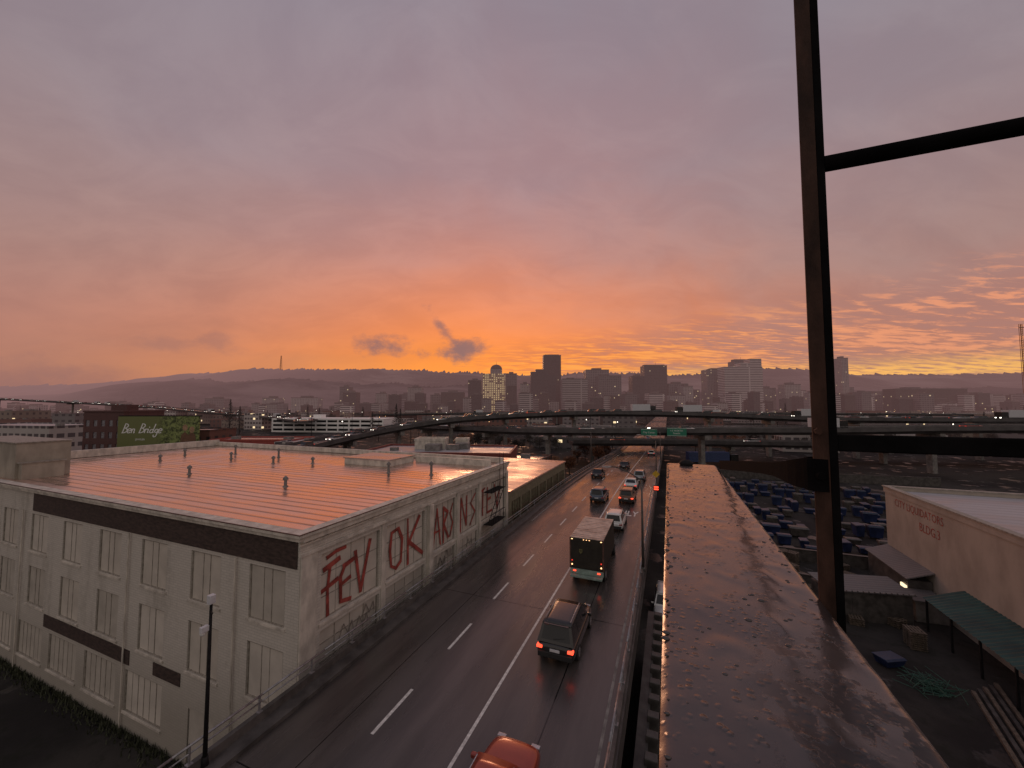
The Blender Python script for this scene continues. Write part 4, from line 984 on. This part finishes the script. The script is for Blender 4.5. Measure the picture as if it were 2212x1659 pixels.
# ------------------------------------------------------------ STREET LAMPS & SIGNS
def lamp(x, y, z0, h, arm, lit=False, label='tall grey street lamp with curved arm beside the rail', ro=0.0):
    t = thing('street_lamp', label, 'street lamp', (x, y, z0), ro, 'street lamps along the viaduct')
    b = B(); b.tube((0,0,0),(0,0,h), .11, .06, 8); b.tube((0,0,0),(0,0,.3), .18, .15, 8); b.obj('pole', m_cdark, t, smooth=True)
    b = B(); pr = Vector((0,0,h))
    for k in range(1, 7):
        q = Vector((arm*k/6, 0, h+.9*math.sin(k/6*math.pi/2))); b.tube(pr, q, .045, n=6); pr = q
    b.obj('arm', m_cdark, t)
    b = B(); s = 1 if arm > 0 else -1; b.loft([[(arm,-.06,h+.85),(arm,.06,h+.85),(arm,.06,h+.95),(arm,-.06,h+.95)],[(arm+s*.3,-.15,h+.82),(arm+s*.3,.15,h+.82),(arm+s*.3,.12,h+.96),(arm+s*.3,-.12,h+.96)],[(arm+s*.7,-.08,h+.84),(arm+s*.7,.08,h+.84),(arm+s*.7,.06,h+.92),(arm+s*.7,-.06,h+.92)]]); b.obj('lamp_head', m_lampw if lit else m_steel, t)
lamp(-2.0, 31, .1, 6.7, -2.2); lamp(-2.0, 66, rz(66), 7, -2.2); lamp(-2.0, 100, rz(100), 7.5, -2.2, True); lamp(-15.3, 82, rz(82), 7.5, 2.2)
t = thing('lamp_post', 'slim dark post with small white camera housings beside the rail', 'lamp post', (-15.0, 8.9, .1), 0)
b = B(); b.tube((0,0,0),(0,0,5.6), .075, .045, 8); b.tube((0,0,0),(0,0,.35), .13, .1, 8); b.obj('pole', m_dsteel, t, smooth=True)
b = B(); b.box(-.1,.1,-.1,.1,5.45,5.75); b.obj('camera_housing', m_plate, t, bevel=.02)
b = B(); b.box(-.13,.02,-.28,-.03,4.55,4.75); b.obj('camera_housing', m_plate, t, bevel=.02)
b = B(); b.tube((0,0,5.2),(.25,-.1,5.2), .03, n=6); b.obj('bracket', m_dsteel, t)
b = B(); b.ball((-.12,-.16,4.5), .1); b.obj('globe', m_signw, t, smooth=True)
t = thing('road_sign', 'yellow diamond warning sign above a red lit signal on post', 'road sign', (-1.75, 56, 0))
b = B(); b.tube((0,0,.1),(0,0,3.6), .05, n=6); b.obj('post', m_steel, t)
b = B(); b.add([(0,-.07,3.7),(.5,-.07,3.2),(0,-.07,2.7),(-.5,-.07,3.2)], [(0,3,2,1)]); b.obj('diamond_plate', mat('warning_yellow', (.6,.38,.03), .5), t)
b = B(); b.box(-.35,.35,-.16,-.06,1.0,1.7); b.obj('signal_box', m_black, t)
for k in range(2):
    b = B(); b.box(-.28,.28,-.18,-.162,1.1+k*.3,1.28+k*.3); b.obj('red_light', m_tail, t)
b = B(); b.tube((0,0,0),(0,0,8), .12, .08, 5); b.tube((0,0,8),(1.2,0,8.3), .05, n=4); b.ball((1.2,0,8.2), .22, 1, 6, 4)
lmW = b.mesh('street_lamp', [m_dsteel, m_lampw]); lmO = b.mesh('street_lamp', [m_dsteel, m_lampo])
for k in range(130):
    v = 190+650*random.random(); u = random.uniform(-1.4, 1.5)*v; x, y = W(u, v)
    if abs(x+8) < 12: continue
    o = bpy.data.objects.new('street_lamp', lmW if random.random() < .7 else lmO); col.objects.link(o); o.location = (x, y, GZ+random.choice([0,0,2])); o.rotation_euler = (0,0,random.random()*6)
    o['label'] = 'small lit street lamp among the low buildings'; o['category'] = 'street lamp'; o['group'] = 'lit street lamps across the district'
for k in range(16):
    u = -95+k*13+random.uniform(-4,4); v = random.uniform(150,260); x, y = W(u, v)
    if abs(x+8) < 14: continue
    t = thing('utility_pole', 'tall thin wooden utility pole with crossarm', 'utility pole', (x,y,GZ), random.random(), 'utility poles across the district')
    b = B(); b.tube((0,0,0),(0,0,15), .16, .11, 6); b.obj('pole', m_dsteel, t)
    b = B(); b.box(-1.2,1.2,-.06,.06,13.8,13.95); b.obj('crossarm', m_dsteel, t)
# ------------------------------------------------------------ TREES
def tree_mesh(kind, seed, h=9.0):
    rd = random.Random(seed); b = B()
    if kind == 'fir':
        b.tube((0,0,0),(0,0,h), .22, .03, 6, 0)
        for k in range(520):
            t = rd.random()**.8; z = h*(.12+.88*t); r = (1-t)*h*.22*rd.uniform(.35,1.1)+.08; a = rd.random()*6.283
            c = Vector((r*math.cos(a), r*math.sin(a), z-r*.3)); s = rd.uniform(.25,.5)*(1.2-t*.6)
            d = Vector((math.cos(a),math.sin(a),-.35))*s; e = Vector((-math.sin(a),math.cos(a),rd.uniform(-.3,.3)))*s*.5
            b.quad(c-d-e, c-d+e, c+d+e*.3, c+d-e*.3, rd.choice([1,1,2]))
    else:
        top = Vector((rd.uniform(-.3,.3), rd.uniform(-.3,.3), h*.4)); b.tube((0,0,0), top, .25, .14, 7, 0); tips = []
        for k in range(11):
            a = rd.random()*6.283; q = top+Vector((math.cos(a)*h*rd.uniform(.12,.33), math.sin(a)*h*rd.uniform(.12,.33), h*rd.uniform(-.08,.42))); b.tube(top*rd.uniform(.75,1), q, .1, .03, 5, 0); tips.append(q)
            for j in range(2):
                q2 = q+Vector((rd.uniform(-1,1), rd.uniform(-1,1), rd.uniform(-.2,1)))*h*.1; b.tube(q, q2, .04, .015, 4, 0); tips.append(q2)
        for q in tips:
            mi = rd.choice([1,1,2]); rr = h*rd.uniform(.09,.15)
            for j in range(42):
                c = q+Vector((rd.gauss(0,1), rd.gauss(0,1), rd.gauss(0,.8)))*rr*.6; s = rd.uniform(.12,.26)*h/9
                d = Vector((rd.uniform(-1,1), rd.uniform(-1,1), rd.uniform(-1,1))).normalized()*s; e = d.orthogonal().normalized()*s
                b.quad(c-d, c-e, c+d, c+e, mi)
    return b
m_bark = mat('wet_bark', (.04,.03,.025), .8)
def leafm(n, c): return paint_haze(mat(n, c, .7, var=.35, scale=1.5))
L1, L2 = leafm('dark_foliage', (.04,.036,.029)), leafm('olive_foliage', (.065,.054,.037)); O1, O2 = leafm('rust_foliage', (.16,.06,.025)), leafm('amber_foliage', (.26,.11,.04)); F1, F2 = leafm('fir_foliage', (.022,.026,.022)), leafm('fir_foliage_pale', (.04,.044,.034))  # paler fir tone is scattered at random over the needles
TM = [tree_mesh('oak', s).mesh('tree', [m_bark, L1, L2]) for s in (1,2,3)]; TO = [tree_mesh('oak', s, 8).mesh('tree', [m_bark, O1, O2]) for s in (4,5)]; TF = [tree_mesh('fir', s, 13).mesh('tree', [m_bark, F1, F2]) for s in (6,7)]
def tree(u, v, kind, s=1.0, z=GZ):
    me = random.choice({'d': TM, 'o': TO, 'f': TF}[kind]); x, y = W(u, v)
    if abs(x+8) < 9 and y < 1000: return
    o = bpy.data.objects.new({'d': 'tree', 'o': 'autumn_tree', 'f': 'fir_tree'}[kind], me); col.objects.link(o); o.location = (x, y, z); o.rotation_euler = (0,0,random.random()*6.28); o.scale = (s,s,s*random.uniform(.9,1.15))
    o['label'] = {'d': 'dark leafy tree between low buildings', 'o': 'rust orange autumn tree beside the freeway', 'f': 'tall dark fir tree between buildings'}[kind]; o['category'] = 'tree'; o['group'] = 'trees across the district'
for u, v, s in ((-190,260,1.6),(-182,258,1.4),(-118,305,1.5),(-85,235,1.3),(-72,240,1.5),(-66,228,1.2),(-155,310,1.4)): tree(u, v, 'f', s)
for u, v in ((26,138),(30,134),(22,130),(34,140),(28,126),(12,112),(16,108)): tree(u, v, 'o', random.uniform(.6,.8))
for k in range(140):
    v = 170+650*random.random(); u = random.uniform(-1.4,1.5)*v
    if v < 275 and -210 < u < 90: continue
    tree(u, v, random.choice('ddddof'), random.uniform(.8,1.5))
for k in range(75):
    u = 60+k*4.2+random.uniform(-3,3); tree(u, random.uniform(158,230), random.choice('dddo'), random.uniform(.55,1.0))
for k in range(20):
    tree(-30+k*3.5, random.uniform(160,190), random.choice('ddo'), random.uniform(.5,.9))
# ------------------------------------------------------------ RIGHT SIDE
cb_ = thing('warehouse', 'cream walled warehouse with faded red wall lettering and pale roof', 'building', (0,0,0))
b = B(); b.box(23,75,24,58,GZ,2.55)
m_cream = mat('stained_cream_wall', (.40,.345,.29), .7, var=.14, scale=.6, bump=.2, stretch=(1,1,.5))
b.obj('wall', m_cream, cb_)
b = B(); b.box(22.9,23.3,23.9,58.1,2.552,3.1); b.box(23.3,75.1,57.7,58.1,2.552,3.1); b.obj('parapet', m_cream, cb_)
b = B(); b.box(22.8,23.4,23.8,58.2,3.102,3.22); b.box(23.4,75.2,57.6,58.2,3.102,3.22); b.obj('coping', m_frame, cb_)
b = B(); b.box(23.31,75,24,57.69,2.56,2.75); b.obj('roof', m_roofw, cb_)
m_red2 = mat('faded_red_lettering', (.34,.06,.045), .6, var=.2, scale=4)
text_mesh('CITY LIQUIDATORS', .92, 'lettering', m_red2, cb_, (22.98, 51.9, 1.75), (0,-1,0), (0,0,1), bold=-.005, sy=1.2)
text_mesh('BLDG.3', 1.0, 'lettering', m_red2, cb_, (22.98, 50.0, .35), (0,-1,0), (0,0,1), bold=-.005, sy=1.2)
m_ribd = roof_mat('dull_ribbed_sheet', (.20,.19,.19), .1, .5, .4, True, .6)
ln = thing('lean_to', 'corrugated grey lean to roof against the cream wall', 'shed')
b = B(); b.loft([[(20.9,49.5,-4.3),(22.98,49.5,-3.5),(22.98,49.5,-3.4),(20.9,49.5,-4.2)],[(20.9,58,-4.3),(22.98,58,-3.5),(22.98,58,-3.4),(20.9,58,-4.2)]]); b.obj('roof', m_ribd, ln)
b = B(); b.box(21.1,22.9,49.8,57.8,GZ,-4.35); b.obj('wall', m_cdark, ln)
b = B(); b.box(20.95,21.08,49.9,50.8,-6.2,-5.0); b.obj('lit_window', m_warm, ln)
aw = thing('awning', 'dark green corrugated canopy on posts beside the warehouse', 'canopy')
b = B(); n = 54
for k in range(n):
    y0 = 23+k*.42; y1 = y0+.42
    for (ya, yb_, za, zb_) in ((y0, y0+.21, 0, .06), (y0+.21, y1, .06, 0)): b.quad((20.2,ya,-4.3+za),(22.97,ya,-3.3+za),(22.97,yb_,-3.3+zb_),(20.2,yb_,-4.3+zb_))
b.obj('roof', mat('dark_green_sheet', (.016,.055,.048), .5, var=.4, scale=.6), aw)
for k in range(8):
    b = B(); b.box(20.3,20.42,23.5+k*3.1,23.62+k*3.1,GZ,-4.35); b.obj('post', m_dsteel, aw)
sh = thing('shed', 'small dark shed with ribbed metal roof in the yard', 'shed', (*W(32.5, 37), GZ), YAW-.15)
b = B(); b.box(-3.3,3.3,-1.4,1.4,0,2.5); b.obj('wall', m_cdark, sh)
b = B(); b.loft([[(-3.5,-1.6,2.6),(3.5,-1.6,2.6),(3.5,1.6,2.9),(-3.5,1.6,2.9)],[(-3.5,-1.6,2.7),(3.5,-1.6,2.7),(3.5,1.6,3.0),(-3.5,1.6,3.0)]])
for k in range(16): b.box(-3.4+k*.45,-3.34+k*.45,-1.6,-1.5,2.6,2.78)
b.obj('roof', m_ribd, sh)
b = B(); b.box(-1.5,-.6,-1.44,-1.402,0,2.0); b.obj('door', m_cdark, sh)
sh2 = thing('shed', 'small lean shed with grey roof beside larger shed', 'shed', (*W(38.0, 36.6), GZ), YAW-.3)
b = B(); b.box(-1.2,1.2,-1.2,1.2,0,1.8); b.obj('wall', m_conc, sh2); b = B(); b.box(-1.4,1.4,-1.4,1.4,1.81,1.92); b.obj('roof', m_ribd, sh2)
m_lid = mat('blue_lid', (.018,.030,.07), .4, scale=2)
def bin_thing(mb, lab):
    t = thing('waste_bin', lab, 'waste bin', group='bins in rows in the yard')
    b = B(); b.loft([[(-.95,-.6,.15),(.95,-.6,.15),(.95,.6,.15),(-.95,.6,.15)],[(-1.15,-.8,1.3),(1.15,-.8,1.3),(1.15,.8,1.3),(-1.15,.8,1.3)]]); b.obj('tub', mb, t, bevel=.03)
    b = B(); b.loft([[(-1.2,-.85,1.31),(1.2,-.85,1.31),(1.2,.85,1.31),(-1.2,.85,1.31)],[(-1.15,-.6,1.5),(1.15,-.6,1.5),(1.15,.8,1.42),(-1.15,.8,1.42)]]); b.obj('lid', m_lid if mb is m_blue else m_cdark, t, bevel=.02)
    return t
b0 = bin_thing(m_blue, 'dark blue plastic skip with lid in the storage yard'); b0.location = (14, 70, GZ)
b1 = bin_thing(m_cdark, 'dark grey skip with lid in the storage yard'); b1.location = (17.5, 70, GZ)
for r in range(13):
    for c in range(15):
        x, y = 8+c*2.2+random.uniform(-.3,.3), 61+r*4.1+random.uniform(-.4,.4)
        if x > 20 and y < 63 or random.random() < .22: continue
        if abs(y-70) < 1.6 and 12 < x < 20: continue
        s = random.uniform(.6, .8)
        clone(b0 if (r+c//4) % 3 else b1, (x, y, GZ), random.uniform(-.12,.12)+random.choice([0,0,1.57]), scale=(s*random.uniform(.9,1.15),s,random.choice([.6,.8,1,1.3])))
clone(b0, (15.0, 38.5, GZ), .5, 'blue plastic skip standing alone on the wet ground', (.7,.7,.45))
m_wood = mat('weathered_pallet_wood', (.13,.10,.075), .8, var=.4, scale=5)
def pallet(x, y, rot, n):
    t = thing('pallet_stack', 'stack of weathered wooden pallets on the ground', 'pallet stack', (x,y,GZ), rot, 'pallet stacks in the yard')
    b = B()
    for k in range(n):
        for j in range(5): b.box(-.6,.6,-.5+j*.22,-.36+j*.22,k*.16+.10,k*.16+.125)
        for j in (-.5,0,.42): b.box(j,j+.08,-.5,.52,k*.16,k*.16+.098)
    b.obj('pallet', m_wood, t)
for k in range(26): pallet(random.uniform(6,19), random.uniform(42,60), random.random()*3, random.randint(2,9))
for (x0, y0, x1, y1, h) in ((6,59.3,22,59.3,1.4),(6,53,20,51,1.0),(9,118,60,125,2.0)):
    t = thing('yard_wall', 'low dark wall across the storage yard', 'wall', (x0,y0,GZ), math.atan2(y1-y0, x1-x0)); L = math.hypot(x1-x0, y1-y0)
    b = B(); b.box(0,L,-.12,.12,0,h); b.box(-.1,L+.1,-.18,.18,h+.002,h+.1); b.obj('wall', m_cdark, t)
for k in range(5):
    b = B(); b.box(-.1,.1,-6,6,0.0,.22); o = b.obj('timber', m_cdark if k % 2 else m_wood, None, (17.2+k*.5, 31+k*.4, GZ+.01), -.25); o['label'] = 'long weathered timber laid on the ground'; o['category'] = 'timber'; o['group'] = 'timbers laid on the ground'
t = thing('pipe_heap', 'tangled heap of thin green pipes', 'scrap heap', (16.4,36.5,GZ))
b = B()
for k in range(70):
    a = random.random()*3.14; c = Vector((random.gauss(0,.6), random.gauss(0,.6), random.uniform(.05,.5))); d = Vector((math.cos(a), math.sin(a), random.uniform(-.1,.15)))*random.uniform(.4,1.0); b.tube(c-d, c+d, .022, n=5)
b.obj('pipe', mat('green_pipe', (.03,.09,.065), .5), t, kind='stuff')
lg = thing('retaining_wall', 'stepped dark concrete wall along the viaduct foot', 'wall')
b = B(); b.box(-1.75,-1.2,4,32,GZ,-3.2)
b.obj('wall', m_cdark, lg)
pc = None
for k in range(22):
    if pc is None: b = B(); b.box(-.25,.3,-.22,.22,-3.6,-2.9); b.box(-.2,.25,-.18,.18,-4.6,-3.6); pc = b.obj('buttress', m_cdark, lg, (-1.05,5,0), bevel=.03)
    else:
        o = pc.copy(); col.objects.link(o); o.parent = lg; o.location = (-1.05, 5+k*1.25, 0)
# ------------------------------------------------------------ NEAR BEAM, POLE, RAILS
def beam_mat():
    m, nt, p = newmat('wet_dark_beam_paint')
    co = objco(nt)
    n1 = NOI(nt, co, 4, 5, .55, 0.0); n2 = NOI(nt, co, 30, 5, .6); n3 = NOI(nt, MAP(nt, co, (1.6,1,1)), 9, 4, .6)
    vo = nt.nodes.new('ShaderNodeTexVoronoi'); nt.links.new(co, vo.inputs[0]); vo.inputs['Scale'].default_value = 48; vo.inputs['Randomness'].default_value = 1
    drop = SS(nt, vo.outputs['Distance'], .42, .1)
    drop = M(nt, 'MULTIPLY', drop, SS(nt, n3, .42, .58))
    c = MIX(nt, SS(nt, n1, .38, .62), (.046,.037,.036), (.074,.060,.056))
    sp = nt.nodes.new('ShaderNodeSeparateXYZ'); nt.links.new(co, sp.inputs[0])
    reg = M(nt, 'MULTIPLY', SS(nt, sp.outputs[0], .10, .26), SS(nt, sp.outputs[1], 1.35, .85))
    pe = SS(nt, M(nt,'ADD',M(nt,'MULTIPLY',n3,.6),M(nt,'MULTIPLY',n2,.4)), .51,.55)
    c = MIX(nt, M(nt, 'MULTIPLY', pe, reg), c, (.006,.006,.008))
    nt.links.new(c, p.inputs['Base Color'])
    p.inputs['Metallic'].default_value = .05; p.inputs['Specular IOR Level'].default_value = .7
    nt.links.new(M(nt, 'ADD', M(nt,'ADD', M(nt,'MULTIPLY',SS(nt, n1, .35,.65),.08), .17), M(nt, 'MULTIPLY', M(nt, 'MULTIPLY', pe, reg), .4)), p.inputs['Roughness'])
    p.inputs['Coat Weight'].default_value = .35; p.inputs['Coat Roughness'].default_value = .12
    hgt = M(nt, 'ADD', M(nt,'ADD', M(nt,'MULTIPLY',n1,.5), M(nt,'MULTIPLY',n2,.14)), M(nt,'MULTIPLY',drop,.7))
    hgt = M(nt, 'SUBTRACT', hgt, M(nt, 'MULTIPLY', M(nt, 'MULTIPLY', pe, reg), .3))
    BUMP(nt, p, hgt, .5, .006)
    return m
BT = CAMZ-.55
bm_ = thing('steel_beam', 'wide dark wet painted steel beam covered in raindrops', 'beam', (0,0,0))
b = B(); nx, ny = 46, 420; x0, x1, y0, y1 = -.025, .39, -.4, 3.98
vs = []
def bz(x, y): return .0025*noise.noise((x*6,y*6,0))+.0035*max(0,noise.noise((x*18,y*13,3)))
for j in range(ny+1):
    for i in range(nx+1):
        x = x0+(x1-x0)*i/nx; y = y0+(y1-y0)*j/ny
        z = bz(x, y)
        e = min(i, nx-i)/2.0; z -= .008*max(0, 1-e)**2
        vs.append((x, y, BT+z))
b.add(vs, [(j*(nx+1)+i, j*(nx+1)+i+1, (j+1)*(nx+1)+i+1, (j+1)*(nx+1)+i) for j in range(ny) for i in range(nx)])
b.obj('top_flange', beam_mat(), bm_, smooth=True)
m_drop = mat('raindrop_water', (.05,.042,.04), .04, 0, var=.1, scale=5, rv=.01, spec=.8)
b = B(); rd = random.Random(11)
for k in range(460):
    x = rd.uniform(x0+.01, x1-.01) if k > 130 else x0+.006+abs(rd.gauss(0,.008)); y = rd.uniform(.3, 3.9); r = rd.uniform(.0015, .0055)*(1 if rd.random() < .85 else 1.5)
    if noise.noise((x*7, y*4, 9)) < -.05 and k > 130: continue
    n = 8; R = []
    for q, zz_ in ((1.0,-.1),(.9,.22),(.6,.42),(.1,.5)): R.append([(x+r*q*math.cos(6.283*j/n)*1.3, y+r*q*math.sin(6.283*j/n), BT+bz(x,y)+r*zz_) for j in range(n)])
    b.loft(R)
b.obj('raindrop', m_drop, bm_, smooth=True, kind='stuff')
b = B(); b.box(x0+.003,x1-.003,y0,y1-.003,BT-.05,BT-.012); b.box(.16,.20,y0,y1,BT-.6,BT-.05); b.box(x0,x1,y0,y1,BT-.65,BT-.6); b.obj('web', m_dsteel, bm_)
t = thing('bolt', 'dark domed bolt head on the far end of the beam', 'bolt', (.14,3.9,BT+.005)); b = B(); b.ball((0,0,.01), .06, n=12, k=6, sz=.6); b.obj('dome', m_dsteel, t, smooth=True)
m_pole = mat('rusted_brown_iron', (.055,.028,.020), .7, .0, var=.6, scale=9, bump=.4, stretch=(1,1,.4), spec=.2)
m_brace = mat('black_wet_iron', (.008,.0075,.008), .9, 0, var=.4, scale=9, bump=.2, rv=.1, spec=0.05)
fr2 = thing('steel_railing', 'dark iron post with two horizontal bars bolted beside the beam', 'railing', (.415,1.38,0))
b = B(); b.box(-.028,.010,-.010,.0,CAMZ-1.2,CAMZ+3.2); b.obj('post', m_pole, fr2, rot=.0, bevel=.002)
b = B(); b.box(.010,.030,-.010,.05,CAMZ-1.2,CAMZ+3.2); b.obj('post', m_brace, fr2, bevel=.002)
b = B(); b.tube((.030,.004,CAMZ+.72),(3.2,.004,CAMZ+.72), .023, n=12); b.obj('bar', m_brace, fr2, smooth=True)
b = B(); b.box(.030,3.2,-.006,.012,CAMZ-.132,CAMZ-.084); b.obj('bar', m_brace, fr2, bevel=.004)
cl = thing('clamp_bracket', 'black flat brace tapering to a flared clamp around the post', 'bracket')
pts = [(.425,4.0,-.546,.080),(.405,3.2,-.436,.068),(.39,2.5,-.342,.056),(.378,2.0,-.276,.049),(.37,1.75,-.2445,.050),(.365,1.62,-.2297,.060),(.366,1.53,-.220,.075),(.372,1.47,-.213,.086),(.382,1.42,-.206,.092),(.392,1.395,-.202,.092)]
b = B(); R = []
for x, y, z, h in pts: R.append([(x-.006,y,CAMZ+z-h/2),(x+.006,y,CAMZ+z-h/2),(x+.006,y,CAMZ+z+h/2),(x-.006,y,CAMZ+z+h/2)])
b.loft(R); b.obj('brace', m_brace, cl, smooth=False)
b = B(); R = []
for k in range(9):
    a = math.pi*(.5+k/8); R.append([(.415+.048*math.cos(a)*q, 1.385+.034*math.sin(a)*q, CAMZ-.2+z) for q, z in ((1,-.046),(1,.046),(.9,.046),(.9,-.046))])
b.loft(R); b.obj('clamp', m_brace, cl, smooth=False)
b = B(); b.tube((.395,1.362,CAMZ-.2),(.395,1.338,CAMZ-.2), .011, n=6); b.obj('bolt_head', m_brace, cl)
b = B(); b.tube((.397,1.366,CAMZ-.075),(.397,1.352,CAMZ-.075), .010, n=6); b.obj('bolt_head', m_pole, cl)
print('objects', len(bpy.data.objects))
